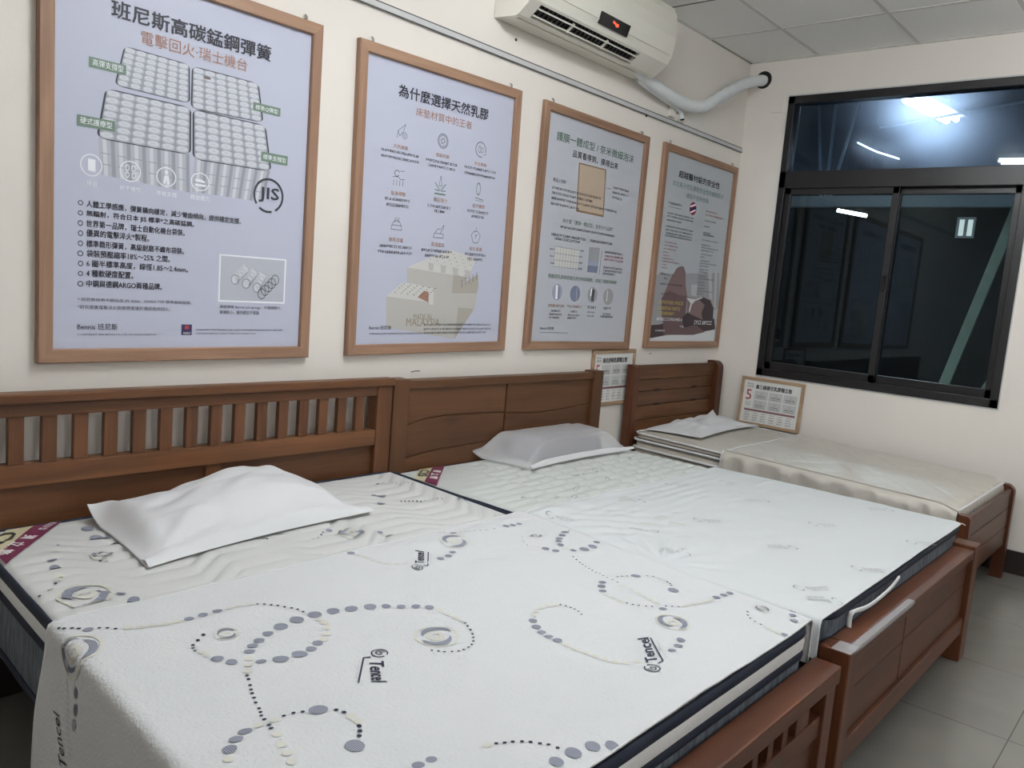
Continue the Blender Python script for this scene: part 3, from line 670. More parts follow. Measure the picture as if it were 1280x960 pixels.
C1=[('N',.91,-.892,.0047),('N',.919,-.903,.0047),('N',.932,-.912,.0047),('N',.942,-.923,.0047),('G',.954,-.942,.0111),('N',.975,-.949,.0041),('N',.987,-.961,.0041),('N',.998,-.977,.0041),('C',1.022,-.985,.0107),('C',1.044,-.998,.0107),('C',1.069,-1.001,.0108),('C',1.096,-1.008,.0109),('C',1.123,-1.01,.011),('G',1.148,-1.015,.0113),('G',1.181,-1.017,.0114),('G',1.216,-1.019,.0116),('C',1.246,-1.02,.0091),('C',1.267,-1.026,.0079),('C',1.291,-1.034,.0092),('N',1.307,-1.045,.0037),('N',1.32,-1.055,.0037),('N',1.331,-1.067,.0037),('N',1.342,-1.079,.0037),('N',1.352,-1.093,.0037),('N',1.363,-1.106,.0037),('N',1.371,-1.12,.0037),('N',1.375,-1.137,.0037),('G',1.168,-1.241,.0121),('G',1.19,-1.217,.0119),('G',1.215,-1.202,.0121),('G',1.248,-1.185,.0123),('G',1.291,-1.171,.0166),('G',1.339,-1.164,.017),('G',1.389,-1.165,.0173),('G',1.435,-1.176,.0159),('G',1.476,-1.194,.0161),('G',1.52,-1.213,.0157),('G',1.554,-1.234,.0116),('G',1.582,-1.259,.0116),('G',1.61,-1.283,.0116),('G',1.631,-1.31,.0121),('C',1.64,-1.34,.009),('C',1.643,-1.366,.009),('C',1.642,-1.392,.0089),('C',1.638,-1.42,.0078),('N',1.632,-1.436,.0034),('N',1.626,-1.45,.0034),('N',1.621,-1.465,.0034),('N',1.613,-1.48,.0033),('N',1.601,-1.494,.0033),('N',1.588,-1.507,.0033),('N',1.572,-1.517,.0032),('N',1.554,-1.524,.0032),('N',1.536,-1.526,.0032),('N',1.521,-1.525,.0032),('N',1.507,-1.518,.0031),('N',1.494,-1.507,.0031),('N',1.488,-1.494,.0031),('N',1.479,-1.482,.0032),('C',1.15,-1.269,.0096),('C',1.133,-1.296,.0095),('C',1.116,-1.32,.0093),('N',1.105,-1.336,.0039),('N',1.1,-1.35,.0039),('N',1.091,-1.371,.0039),('N',1.084,-1.386,.0038),('N',1.078,-1.4,.0038),('N',1.072,-1.417,.0038),('N',1.065,-1.434,.0037),('N',1.06,-1.454,.0037),('N',1.055,-1.467,.0036),('N',1.049,-1.479,.0036),('N',1.044,-1.497,.0044),('N',1.036,-1.524,.0043),('N',1.032,-1.538,.0043),('C',1.028,-1.563,.0092),('C',1.017,-1.593,.0087),('C',1.011,-1.619,.0085),('C',1.004,-1.643,.0082),('N',1.133,-1.109,.0048),('N',1.114,-1.121,.0043),('N',1.097,-1.132,.0042),('N',1.089,-1.147,.0042),('N',1.083,-1.167,.0042),('C',1.087,-1.187,.0081),('C',1.089,-1.205,.008),('G',1.097,-1.233,.0132),('G',1.114,-1.262,.0118),('G',1.16,-1.299,.0114),('G',1.198,-1.314,.0173),('G',1.243,-1.316,.0176),('G',1.279,-1.308,.0119),('G',1.307,-1.292,.0117),('C',1.329,-1.284,.0098),('C',1.351,-1.263,.0112),('C',1.371,-1.238,.0102),('C',1.379,-1.217,.0103),('C',1.379,-1.197,.009),('C',1.053,-1.515,.0095),('C',1.024,-1.509,.0094),('G',.997,-1.51,.0126),('G',.97,-1.526,.0125),('G',.945,-1.548,.0126),('C',.93,-1.571,.0091),('N',1.074,-1.514,.004),('N',1.092,-1.518,.004),('N',1.106,-1.527,.0041),('G',1.13,-1.542,.0183),('N',1.153,-1.566,.0045),('N',1.159,-1.582,.0049),('C',1.161,-1.601,.0097),('C',1.161,-1.62,.008),('N',1.155,-1.633,.0048),('N',1.148,-1.644,.0047),('N',1.139,-1.654,.0047),('G',1.115,-1.672,.018),('G',1.164,-1.784,.0116),('G',1.192,-1.787,.0104),('N',1.921,-1.505,.0032),('N',1.929,-1.517,.0032),('N',1.932,-1.531,.0032),('N',1.932,-1.544,.0031),('N',1.928,-1.559,.0031),('N',1.92,-1.575,.0031),('C',1.907,-1.495,.0095),('C',1.884,-1.489,.0094),('C',1.859,-1.487,.0093),('C',1.834,-1.494,.0092),('C',1.812,-1.504,.0086),('G',1.785,-1.524,.011),('G',1.766,-1.551,.0118),('G',1.752,-1.579,.0112),('G',1.74,-1.61,.011),('G',1.737,-1.639,.0118),('C',1.738,-1.667,.0091),('C',1.736,-1.691,.0091),('C',1.741,-1.718,.009),('C',1.747,-1.74,.0089),('C',1.754,-1.763,.0089),('C',1.766,-1.782,.0089),('C',1.783,-1.801,.0089),('C',1.806,-1.816,.0089),('G',1.728,-.866,.0119),('C',1.732,-.895,.0083),('C',1.738,-.924,.0082),('C',1.738,-.953,.0081),('C',1.747,-.976,.0081),('C',1.76,-.995,.0081),('C',1.781,-1.016,.0081),('C',1.803,-1.028,.0081),('N',2.077,-.842,.0033),('N',2.083,-.858,.0026),('N',2.091,-.869,.0026),('N',2.099,-.88,.0026),('G',2.111,-.91,.0118),('N',2.138,-.916,.0026),('N',2.153,-.924,.0027),('N',2.165,-.931,.0027),('N',2.18,-.939,.0027),('N',2.2,-.948,.0027),('N',2.224,-.953,.0027),('N',2.26,-.957,.0027),('G',2.318,-.958,.0124),('G',2.35,-.961,.0118),('G',2.384,-.961,.0105),('G',2.268,-.855,.0167),('N',2.297,-.829,.0035),('G',1.987,-1.033,.0111),('G',1.954,-1.049,.0115),('G',1.918,-1.052,.0108),('N',2.283,-1.062,.0023),('N',2.256,-1.086,.0023),('N',2.246,-1.101,.0023),('N',2.235,-1.125,.0023),('C',2.234,-1.143,.0064),('C',2.241,-1.166,.0064),('G',2.248,-1.19,.0128),('G',2.262,-1.221,.0121),('C',2.307,-1.229,.0096),('G',2.317,-1.25,.0109),('G',2.359,-1.263,.0168),('G',2.445,-1.118,.0144),('G',2.404,-1.137,.0122),('G',2.37,-1.151,.0127),('G',2.346,-1.167,.0119),('G',2.322,-1.194,.0111),('N',2.473,-1.113,.0035),('G',2.406,-1.262,.0151),('G',2.451,-1.246,.012),('N',2.263,-1.29,.0031),('N',2.257,-1.307,.0031),('N',2.251,-1.325,.0031),('N',2.245,-1.34,.0031),('N',2.237,-1.358,.003),('N',2.231,-1.375,.003),('N',2.226,-1.39,.003),('N',2.223,-1.406,.003),('N',2.22,-1.422,.003),('N',2.211,-1.44,.003),('N',2.204,-1.459,.0029),('N',2.196,-1.484,.0029),('N',2.193,-1.503,.0029),('G',2.153,-1.478,.0115),('G',2.126,-1.494,.0119),('G',2.097,-1.518,.0112),('C',2.082,-1.541,.0083),('C',2.078,-1.566,.0082),('C',2.074,-1.592,.0081),('N',2.079,-1.61,.0032),('N',2.085,-1.625,.0032),('N',2.095,-1.638,.0032),('N',2.106,-1.654,.0032),('N',2.116,-1.666,.0032),('C',2.184,-1.529,.0086),('C',2.178,-1.559,.0085),('C',2.169,-1.59,.0084),('C',2.158,-1.616,.0083),('C',2.152,-1.641,.0082),('C',2.149,-1.661,.0082),('N',2.236,-1.474,.0035),('N',2.25,-1.481,.0036),('N',2.266,-1.489,.0036),('G',2.291,-1.503,.0155),('N',2.316,-1.527,.0033),('N',2.324,-1.543,.0033),('C',2.326,-1.562,.0077),('C',2.326,-1.58,.0077),('N',2.317,-1.595,.0035),('N',2.312,-1.607,.0035),('N',2.302,-1.617,.0035),('G',2.276,-1.639,.016),('N',2.147,-1.691,.0032),('N',2.159,-1.703,.0032),('N',2.172,-1.715,.0032),('C',2.196,-1.724,.0092),('C',2.222,-1.733,.0093),('C',2.244,-1.739,.0094),('C',2.268,-1.743,.0094),('C',2.296,-1.747,.0095),('G',2.329,-1.747,.0113),('G',2.367,-1.75,.0109),('G',2.397,-1.754,.0104),('G',2.122,-1.696,.0107),('N',2.308,-1.851,.0033),('N',2.289,-1.861,.0032),('N',2.276,-1.874,.0032),('N',2.265,-1.892,.0032),('N',2.257,-1.912,.0032),('C',2.249,-1.937,.0088),('C',2.248,-1.964,.0088),('G',2.253,-1.98,.0098),('G',2.427,-1.93,.0094),('G',2.391,-1.943,.0098),('G',2.357,-1.961,.0107),('G',1.996,-1.823,.0108),('G',1.962,-1.835,.0111),('G',1.926,-1.839,.01),('C',1.297,-1.821,.009),('N',1.314,-1.829,.0039),('N',1.326,-1.839,.004),('N',1.338,-1.848,.004),('N',1.35,-1.86,.004),('N',1.36,-1.872,.004),('N',1.369,-1.887,.004),('N',1.376,-1.901,.0039),('N',1.379,-1.92,.0039),('G',1.391,-1.947,.0156),('G',1.438,-1.956,.0147),('G',1.471,-1.978,.014),('G',1.502,-2.0,.0133),('G',1.533,-2.018,.0091),('G',1.346,-1.943,.0137)]
S1=[[1.537,-1.435,.054],[1.177,-1.13,.029],[2.057,-.969,.051],[2.328,-1.085,.024],[2.067,-1.757,.046],[2.364,-1.868,.023]]
T1=[[[1.337,-1.437],[1.28,-1.515],[1.36,-1.456],[1.38,-1.419],[1.343,-1.418],[1.262,-1.503]],[[1.841,-1.063],[1.92,-.977],[1.822,-1.045],[1.807,-1.071],[1.84,-1.075],[1.928,-.982]],[[1.845,-1.849],[1.934,-1.767],[1.819,-1.835],[1.804,-1.859],[1.851,-1.854],[1.932,-1.77]]]
H1=[('G',1.236,-.224,.0177),('G',1.225,-.317,.0196),('G',1.242,-.344,.0117),('G',1.247,-.394,.0131),('G',1.276,-.442,.0131),('N',1.158,-.503,.0044),('N',1.163,-.535,.0043),('N',1.2,-.536,.0044),('N',1.221,-.543,.0044),('N',1.114,-.331,.0045),('C',1.087,-.38,.0088),('C',1.242,-.55,.0111),('G',1.058,-.443,.0129),('G',1.049,-.491,.0141),('C',1.035,-.555,.0103),('C',1.02,-.595,.0101),('N',1.006,-.613,.004),('N',.99,-.635,.004),('N',.977,-.652,.0039),('G',.943,-.541,.0113),('N',.951,-.665,.0039),('N',.934,-.681,.0044),('G',1.101,-.769,.0118),('G',1.108,-.818,.0146),('N',1.049,-.834,.0038),('N',1.023,-.845,.0037),('N',1.053,-.843,.0038),('G',1.101,-.897,.0177),('N',1.135,-.866,.0039),('N',1.125,-.876,.0038),('N',1.657,-.497,.0045),('N',1.595,-.54,.0043),('N',1.551,-.58,.0042),('N',1.617,-.595,.0043),('N',1.603,-.588,.0043),('N',1.589,-.583,.0043),('G',1.623,-.504,.0158),('G',1.753,-.531,.013),('N',1.717,-.489,.0033),('N',1.726,-.494,.0033),('N',1.735,-.501,.0033),('N',1.742,-.51,.0033),('G',1.813,-.643,.0103),('G',1.935,-.751,.0098),('G',1.945,-.784,.0116),('N',1.721,-.687,.0031),('N',1.737,-.677,.0031),('N',1.754,-.667,.0032),('N',1.773,-.656,.0032),('N',1.787,-.646,.0032),('N',2.24,-.504,.0041),('N',2.256,-.508,.0041),('N',2.272,-.512,.0041),('N',2.289,-.515,.0041),('N',2.306,-.519,.0042),('N',2.321,-.525,.0042),('N',2.336,-.531,.0042),('N',2.351,-.537,.0042),('N',2.366,-.544,.0042),('N',2.381,-.55,.0042),('N',2.404,-.554,.0042),('G',2.224,-.411,.0167),('G',2.158,-.487,.0161),('G',2.022,-.457,.0128),('N',1.984,-.491,.0035),('N',2.391,-.275,.0036),('N',2.401,-.288,.0036),('N',2.411,-.301,.0036),('N',2.427,-.307,.0037),('N',2.443,-.313,.0037),('N',2.462,-.317,.0037),('G',2.214,-.378,.0107),('G',2.47,-.585,.0093),('G',2.47,-.618,.0092)]
SH1=[[1.033,-.726,.065],[1.178,-.471,.033],[1.861,-.695,.052],[2.346,-.256,.02]]
M2=[[3.086,-.966],[3.545,-.939],[2.757,-1.228],[3.113,-1.318],[3.598,-1.28],[2.518,-.976],[2.442,-1.434],[3.49,-1.627],[3.979,-1.684],[3.593,-1.967],[3.029,-1.636],[2.709,-1.884],[2.622,-1.938],[3.059,-1.978]]
P0=[('T','班尼斯高碳錳鋼彈簧','ink',.208,.764,1.07,.053,1),('T','電擊回火·瑞士機台','tan',.3,.672,1.014,.042,0),('P','green',[(.143,.906),(.255,.906),(.255,.937),(.143,.937)],10),('T','高彈支撐型','white',.154,.247,.913,.02,0),('P','green',[(.111,.727),(.224,.727),(.224,.76),(.111,.76)],10),('T','硬式護療型','white',.12,.215,.735,.02,0),('P','green',[(.701,.89),(.812,.89),(.812,.919),(.701,.919)],10),('T','標準Q彈型','white',.71,.802,.895,.017,0),('P','green',[(.74,.72),(.851,.72),(.851,.754),(.74,.754)],10),('T','標準支撐型','white',.748,.844,.728,.018,0),('BLK',[(.252,.992),(.459,.987),(.463,.866),(.225,.871)],None),('BLK',[(.475,.985),(.716,.984),(.74,.857),(.475,.852)],None),('BLK',[(.198,.852),(.467,.85),(.47,.7),(.174,.702)],[(.181,.591),(.475,.573)]),('BLK',[(.482,.847),(.75,.845),(.78,.691),(.487,.688)],[(.483,.577),(.757,.575)]),('E','hole',.525,.961,.014,.005,0,9),('E','white',.154,.615,.033,.034,.1,9),('E','white',.274,.614,.034,.033,.1,9),('E','white',.392,.613,.034,.032,.1,9),('E','white',.511,.614,.034,.031,.1,9),('P','white',[(.144,.634),(.166,.633),(.167,.596),(.144,.598)],9),('E','white',.264,.624,.007,.01,.3,9),('E','white',.264,.602,.007,.01,.3,9),('E','white',.284,.624,.007,.01,.3,9),('E','white',.285,.602,.007,.01,.3,9),('E','white',.392,.628,.006,.006,0,9),('P','white',[(.385,.617),(.4,.618),(.405,.59),(.396,.589),(.393,.604),(.388,.59),(.382,.591)],9),('P','white',[(.492,.606),(.532,.606),(.532,.599),(.492,.599)],9),('P','white',[(.493,.622),(.511,.623),(.528,.617),(.528,.611),(.494,.613)],9),('T','靜音','white',.14,.173,.552,.015,0),('T','抗干擾性','white',.241,.309,.552,.015,0),('T','脊椎支撐','white',.359,.429,.55,.016,0),('T','釋放壓力','white',.477,.547,.551,.017,0),('JIS',.777,.601,.063),('T','人體工學感應，彈簧橫向穩定，減少彎曲傾向，提供穩定支撐。','ink',.141,.669,.486,.021,.6),('E','ink2',.124,.497,.008,.008,.38,2),('T','無輻射，符合日本 JIS 標準*之高碳錳鋼。','ink',.141,.493,.456,.021,.6),('E','ink2',.124,.466,.008,.008,.38,2),('T','世界第一品牌，瑞士自動化機台袋裝。','ink',.141,.461,.425,.022,.6),('E','ink2',.124,.435,.008,.009,.38,2),('T','優異的電擊淬火*製程。','ink',.142,.339,.396,.022,.6),('E','ink2',.125,.404,.008,.009,.38,2),('T','標準筒形彈簧，高級耐磨不織布袋裝。','ink',.142,.46,.363,.022,.6),('E','ink2',.125,.373,.008,.009,.38,2),('T','袋裝預壓縮率18%～25% 之間。','ink',.143,.411,.333,.022,.6),('E','ink2',.125,.342,.009,.009,.38,2),('T','6 圈半標準高度，線徑1.85～2.4mm。','ink',.143,.476,.302,.022,.6),('E','ink2',.126,.311,.008,.009,.38,2),('T','4 種軟硬度配置。','ink',.143,.289,.271,.023,.6),('E','ink2',.126,.28,.008,.008,.38,2),('T','中鋼與德鋼ARGO兩種品牌。','ink',.144,.386,.239,.022,.6),('E','ink2',.126,.248,.009,.009,.38,2),('T','* 班尼斯採用中鋼出品 JIS 3506、SWRH 72B 標準高碳錳鋼。','ink2',.118,.492,.192,.013,0),('T','*研究證實電擊淬火耐疲勞度優於傳統燒烘回火。','ink2',.118,.417,.169,.013,0),('P','white',[(.591,.207),(.864,.207),(.864,.375),(.591,.375)],1),('P','grey2',[(.597,.213),(.858,.213),(.858,.37),(.597,.37)],2),('COIL',(.597,.37),(.858,.213)),('T','筒型彈簧 Barrel coil springs，中間線圈大，','ink2',.598,.85,.182,.014,0),('T','兩端較小，橫向穩定不彎曲','ink2',.598,.755,.162,.015,0),('T','Bennis 班尼斯','ink',.118,.242,.103,.021,0),('T','© COPYRIGHT 2020 BENNIS CO. LTD. ALL RIGHTS RESERVED.','ink2',.118,.373,.086,.006,0),('P','violet',[(.458,.087),(.496,.087),(.496,.124),(.458,.124)],2),('T','AGRO','white',.464,.491,.09,.008,0),('P','red',[(.47,.107),(.485,.107),(.485,.12),(.47,.12)],3),('G','ink2',.509,.86,.106,.006),('G','ink2',.51,.746,.093,.005)]
P1=[('T','為什麼選擇天然乳膠','ink',.215,.76,1.074,.051,1),('T','床墊材質中的王者','tan',.316,.656,1.016,.036,0),('T','天然嚴選','tan',.201,.281,.866,.016,0),('G','ink2',.137,.347,.85,.012),('G','ink2',.137,.346,.826,.012),('T','低敏抗菌','tan',.444,.525,.867,.016,0),('G','ink2',.386,.581,.846,.013),('G','ink2',.402,.565,.825,.012),('T','安全無毒','tan',.688,.769,.865,.017,0),('G','ink2',.623,.835,.849,.013),('G','ink2',.626,.832,.823,.013),('T','貼身釋壓','tan',.201,.282,.673,.018,0),('G','ink2',.169,.315,.657,.013),('G','ink2',.178,.308,.633,.014),('T','高回彈力','tan',.445,.528,.673,.019,0),('G','ink2',.411,.558,.653,.014),('G','ink2',.452,.519,.633,.014),('T','低干擾度','tan',.691,.774,.673,.018,0),('G','ink2',.659,.802,.655,.014),('G','ink2',.689,.772,.633,.014),('T','散熱排氣','tan',.202,.282,.48,.018,0),('G','ink2',.154,.333,.46,.013),('G','ink2',.145,.34,.436,.014),('T','舒適度高','tan',.447,.526,.477,.019,0),('G','ink2',.39,.58,.458,.014),('G','ink2',.411,.559,.435,.014),('T','耐久度高','tan',.69,.775,.475,.018,0),('G','ink2',.661,.802,.457,.015),('G','ink2',.679,.779,.436,.015),('IC',0,.249,.939,.031),('IC',1,.483,.938,.032),('IC',2,.725,.939,.035),('IC',3,.24,.748,.034),('IC',4,.483,.744,.037),('IC',5,.73,.742,.037),('IC',6,.241,.553,.03),('IC',7,.487,.545,.031),('IC',8,.728,.544,.031),('P','lat2',[(.204,.248),(.641,.215),(.629,.059),(.212,.117)],1),('P','lat1',[(.204,.248),(.29,.31),(.477,.301),(.649,.215)],2),('P','lat3',[(.641,.215),(.753,.241),(.741,.193),(.629,.059)],2),('P','rust',[(.383,.249),(.42,.278),(.447,.275),(.451,.227)],3),('P','lat2',[(.474,.293),(.762,.281),(.753,.202),(.48,.216)],3),('P','lat1',[(.444,.29),(.477,.299),(.481,.216),(.455,.219)],4),('P','lat3',[(.595,.288),(.76,.368),(.768,.312),(.762,.277),(.596,.272)],4),('P','lat2',[(.312,.376),(.597,.358),(.594,.27),(.317,.313)],5),('P','lat1',[(.312,.376),(.402,.413),(.697,.365),(.597,.356)],5),('P','lat3',[(.597,.358),(.699,.352),(.642,.303),(.594,.27)],6),('P','lat1',[(.396,.41),(.568,.47),(.74,.439),(.709,.378)],7),('P','lat1',[(.399,.407),(.432,.404),(.43,.372),(.403,.375)],8),('P','lat2',[(.436,.404),(.469,.401),(.467,.369),(.44,.371)],8),('P','lat1',[(.473,.401),(.507,.398),(.505,.365),(.478,.368)],8),('P','lat2',[(.511,.398),(.546,.395),(.544,.362),(.516,.364)],8),('P','lat1',[(.549,.395),(.585,.392),(.583,.358),(.554,.361)],8),('P','lat2',[(.588,.391),(.625,.388),(.623,.354),(.594,.357)],8),('P','lat1',[(.628,.388),(.665,.385),(.663,.351),(.634,.354)],8),('P','lat2',[(.669,.385),(.706,.381),(.704,.347),(.674,.35)],8),('E','hole',.251,.267,.004,.002,0,10),('E','hole',.287,.265,.004,.002,0,10),('E','hole',.323,.262,.005,.002,0,10),('E','hole',.36,.259,.005,.002,0,10),('E','hole',.398,.256,.004,.002,0,10),('E','hole',.436,.253,.004,.002,0,10),('E','hole',.263,.277,.004,.001,0,10),('E','hole',.299,.274,.004,.002,0,10),('E','hole',.336,.271,.004,.002,0,10),('E','hole',.373,.268,.004,.002,0,10),('E','hole',.41,.265,.005,.002,0,10),('E','hole',.448,.262,.005,.002,0,10),('E','hole',.275,.286,.004,.002,0,10),('E','hole',.311,.283,.004,.002,0,10),('E','hole',.348,.28,.004,.002,0,10),('E','hole',.385,.277,.004,.002,0,10),('E','hole',.423,.274,.004,.003,0,10),('E','hole',.461,.272,.005,.002,0,10),('E','hole',.287,.295,.004,.002,0,10),('E','hole',.323,.292,.005,.002,0,10),('E','hole',.36,.289,.005,.002,0,10),('E','hole',.398,.287,.004,.002,0,10),('E','hole',.436,.284,.004,.002,0,10),('E','hole',.474,.281,.005,.002,0,10),('E','hole',.299,.304,.004,.002,0,10),('E','hole',.336,.301,.004,.002,0,10),('E','hole',.373,.299,.004,.002,0,10),('E','hole',.41,.296,.005,.002,0,10),('E','hole',.448,.293,.005,.002,0,10),('E','hole',.487,.291,.005,.002,0,10),('E','lat3',.446,.421,.004,.002,0,10),('E','lat3',.489,.416,.004,.002,0,10),('E','lat3',.533,.411,.004,.002,0,10),('E','lat3',.578,.406,.004,.002,0,10),('E','lat3',.623,.401,.005,.002,0,10),('E','lat3',.67,.396,.005,.002,0,10),('E','lat3',.478,.432,.005,.002,0,10),('E','lat3',.522,.427,.005,.002,0,10),('E','lat3',.567,.422,.005,.002,0,10),('E','lat3',.612,.417,.005,.003,0,10),('E','lat3',.659,.413,.005,.002,0,10),('E','lat3',.706,.408,.005,.002,0,10),('E','lat3',.512,.443,.004,.002,0,10),('E','lat3',.556,.438,.005,.002,0,10),('E','lat3',.601,.434,.005,.002,0,10),('E','lat3',.648,.429,.004,.002,0,10),('E','lat3',.694,.424,.005,.002,0,10),('E','lat3',.742,.419,.005,.002,0,10),('E','lat3',.546,.454,.004,.002,0,10),('E','lat3',.591,.45,.004,.002,0,10),('E','lat3',.636,.445,.005,.002,0,10),('E','lat3',.683,.44,.005,.002,0,10),('E','lat3',.731,.436,.005,.002,0,10),('E','lat3',.779,.431,.005,.002,0,10),('E','hole',.654,.333,.004,.002,0,10),('E','hole',.677,.343,.005,.002,0,10),('E','hole',.701,.352,.005,.002,0,10),('E','hole',.725,.362,.005,.002,0,10),('E','hole',.749,.372,.005,.002,0,10),('E','hole',.654,.324,.005,.002,0,10),('E','hole',.678,.333,.005,.002,0,10),('E','hole',.702,.343,.005,.002,0,10),('E','hole',.726,.353,.005,.002,0,10),('E','hole',.75,.362,.005,.002,0,10),('E','hole',.655,.314,.005,.002,0,10),('E','hole',.679,.324,.005,.002,0,10),('E','hole',.703,.334,.005,.001,0,10),('E','hole',.727,.343,.005,.002,0,10),('E','hole',.751,.353,.005,.002,0,10),('E','hole',.656,.305,.005,.002,0,10),('E','hole',.68,.315,.005,.001,0,10),('E','hole',.704,.324,.005,.002,0,10),('E','hole',.728,.334,.005,.002,0,10),('E','hole',.752,.343,.005,.002,0,10),('T','MADE IN','lat4',.363,.472,.152,.023,0),('T','MALAYSIA','lat4',.324,.526,.121,.034,0),('T','Bennis 班尼斯','ink',.119,.24,.105,.018,0),('G','ink2',.119,.425,.089,.006),('G','ink2',.428,.868,.127,.01),('G','ink2',.429,.874,.107,.011),('G','ink2',.431,.845,.09,.011)]
P2=[('T','護膜一體成型 / 奈米微細泡沫','green2',.121,.842,1.079,.045,.5),('T','品質看得到，摸得出來','ink',.268,.691,1.018,.037,.5),('P','kraft2',[(.327,1.0),(.582,1.004),(.6,.744),(.343,.744)],1),('P','kraft',[(.338,.993),(.572,.997),(.589,.756),(.351,.755)],2),('T','看過上司嗎？','ink2',.121,.236,.872,.019,0),('G','ink2',.119,.554,.841,.014),('G','ink2',.119,.478,.815,.014),('G','ink2',.121,.721,.788,.014),('G','ink2',.119,.362,.76,.014),('P','ink2',[(.6,.906),(.642,.907),(.643,.904),(.601,.904)],2),('G','ink2',.658,.824,.918,.014),('G','ink2',.659,.824,.891,.014),('G','ink2',.662,.761,.863,.014),('T','為什麼「護膜一體成型」是更好的品質？','green2',.231,.704,.674,.023,0),('G','ink2',.217,.724,.651,.014),('G','ink',.146,.449,.605,.016),('G','ink',.175,.403,.586,.015),('G','ink',.494,.707,.605,.016),('P','lat1',[(.19,.547),(.4,.545),(.399,.444),(.187,.442)],1),('P','grey3',[(.19,.546),(.193,.546),(.192,.442),(.189,.441)],2),('P','grey3',[(.214,.546),(.216,.546),(.215,.442),(.213,.441)],2),('P','grey3',[(.237,.545),(.24,.546),(.239,.442),(.236,.442)],2),('P','grey3',[(.261,.545),(.264,.545),(.263,.442),(.26,.442)],2),('P','grey3',[(.285,.545),(.288,.545),(.287,.442),(.284,.442)],2),('P','grey3',[(.31,.545),(.312,.545),(.311,.442),(.309,.442)],2),('P','grey3',[(.334,.544),(.337,.545),(.336,.442),(.333,.442)],2),('P','grey3',[(.359,.544),(.362,.544),(.361,.442),(.358,.442)],2),('P','grey3',[(.384,.544),(.386,.544),(.385,.442),(.383,.442)],2),('P','grey3',[(.19,.547),(.4,.545),(.401,.541),(.191,.544)],2),('P','grey3',[(.189,.512),(.4,.511),(.4,.508),(.189,.509)],2),('P','grey3',[(.188,.477),(.4,.477),(.4,.474),(.188,.474)],2),('P','grey3',[(.187,.442),(.399,.444),(.4,.44),(.187,.439)],2),('G','ink2',.145,.184,.529,.009),('G','ink2',.15,.189,.493,.009),('G','ink2',.156,.195,.457,.01),('G','ink2',.408,.441,.542,.011),('G','ink2',.408,.441,.51,.011),('G','ink2',.408,.441,.476,.012),('G','ink2',.407,.441,.444,.012),('P','grey3',[(.491,.569),(.592,.573),(.594,.499),(.492,.5)],1),('P','blue1',[(.492,.5),(.594,.499),(.592,.469),(.493,.469)],1),('P','blue2',[(.493,.469),(.592,.469),(.588,.432),(.493,.431)],1),('P','ink2',[(.612,.563),(.615,.564),(.612,.426),(.609,.426)],1),('G','ink2',.643,.83,.555,.014),('G','red2',.644,.834,.534,.014),('G','red2',.643,.838,.514,.013),('G','ink2',.641,.836,.469,.013),('G','ink2',.642,.839,.451,.014),('G','ink2',.641,.771,.434,.014),('T','搭載超乳膠極密氣孔的分布與細緻，成就了極致深睡眠','green2',.151,.79,.378,.023,0),('E','blue1',.241,.308,.044,.044,0,2),('E','blue2',.401,.307,.046,.044,0,2),('E','grey3',.564,.307,.048,.045,0,2),('E','grey3',.721,.305,.051,.047,0,2),('P','white',[(.225,.344),(.241,.345),(.247,.272),(.23,.271)],3),('P','blue2',[(.253,.337),(.261,.333),(.262,.276),(.255,.272)],3),('P','ink2',[(.557,.343),(.584,.336),(.58,.271),(.555,.274)],3),('P','white',[(.545,.343),(.557,.343),(.553,.3),(.544,.3)],3),('P','lat3',[(.726,.342),(.737,.338),(.737,.272),(.728,.27)],3),('P','lat1',[(.703,.341),(.714,.342),(.714,.276),(.703,.278)],3),('P','grey3',[(.409,.345),(.418,.341),(.42,.271),(.412,.269)],3),('G','tan',.17,.313,.235,.016),('G','tan',.339,.465,.237,.016),('G','ink',.527,.606,.237,.019),('G','ink',.682,.762,.237,.017),('G','ink2',.202,.283,.208,.012),('G','ink2',.189,.3,.189,.012),('G','ink2',.189,.276,.172,.012),('G','ink2',.375,.429,.209,.013),('G','ink2',.351,.459,.189,.012),('G','ink2',.349,.435,.173,.013),('G','ink2',.529,.599,.209,.013),('G','ink2',.529,.602,.189,.012),('G','ink2',.68,.764,.204,.013),('G','ink2',.66,.792,.189,.013),('T','Bennis 班尼斯','ink',.124,.239,.105,.017,0),('G','ink2',.119,.369,.091,.005)]
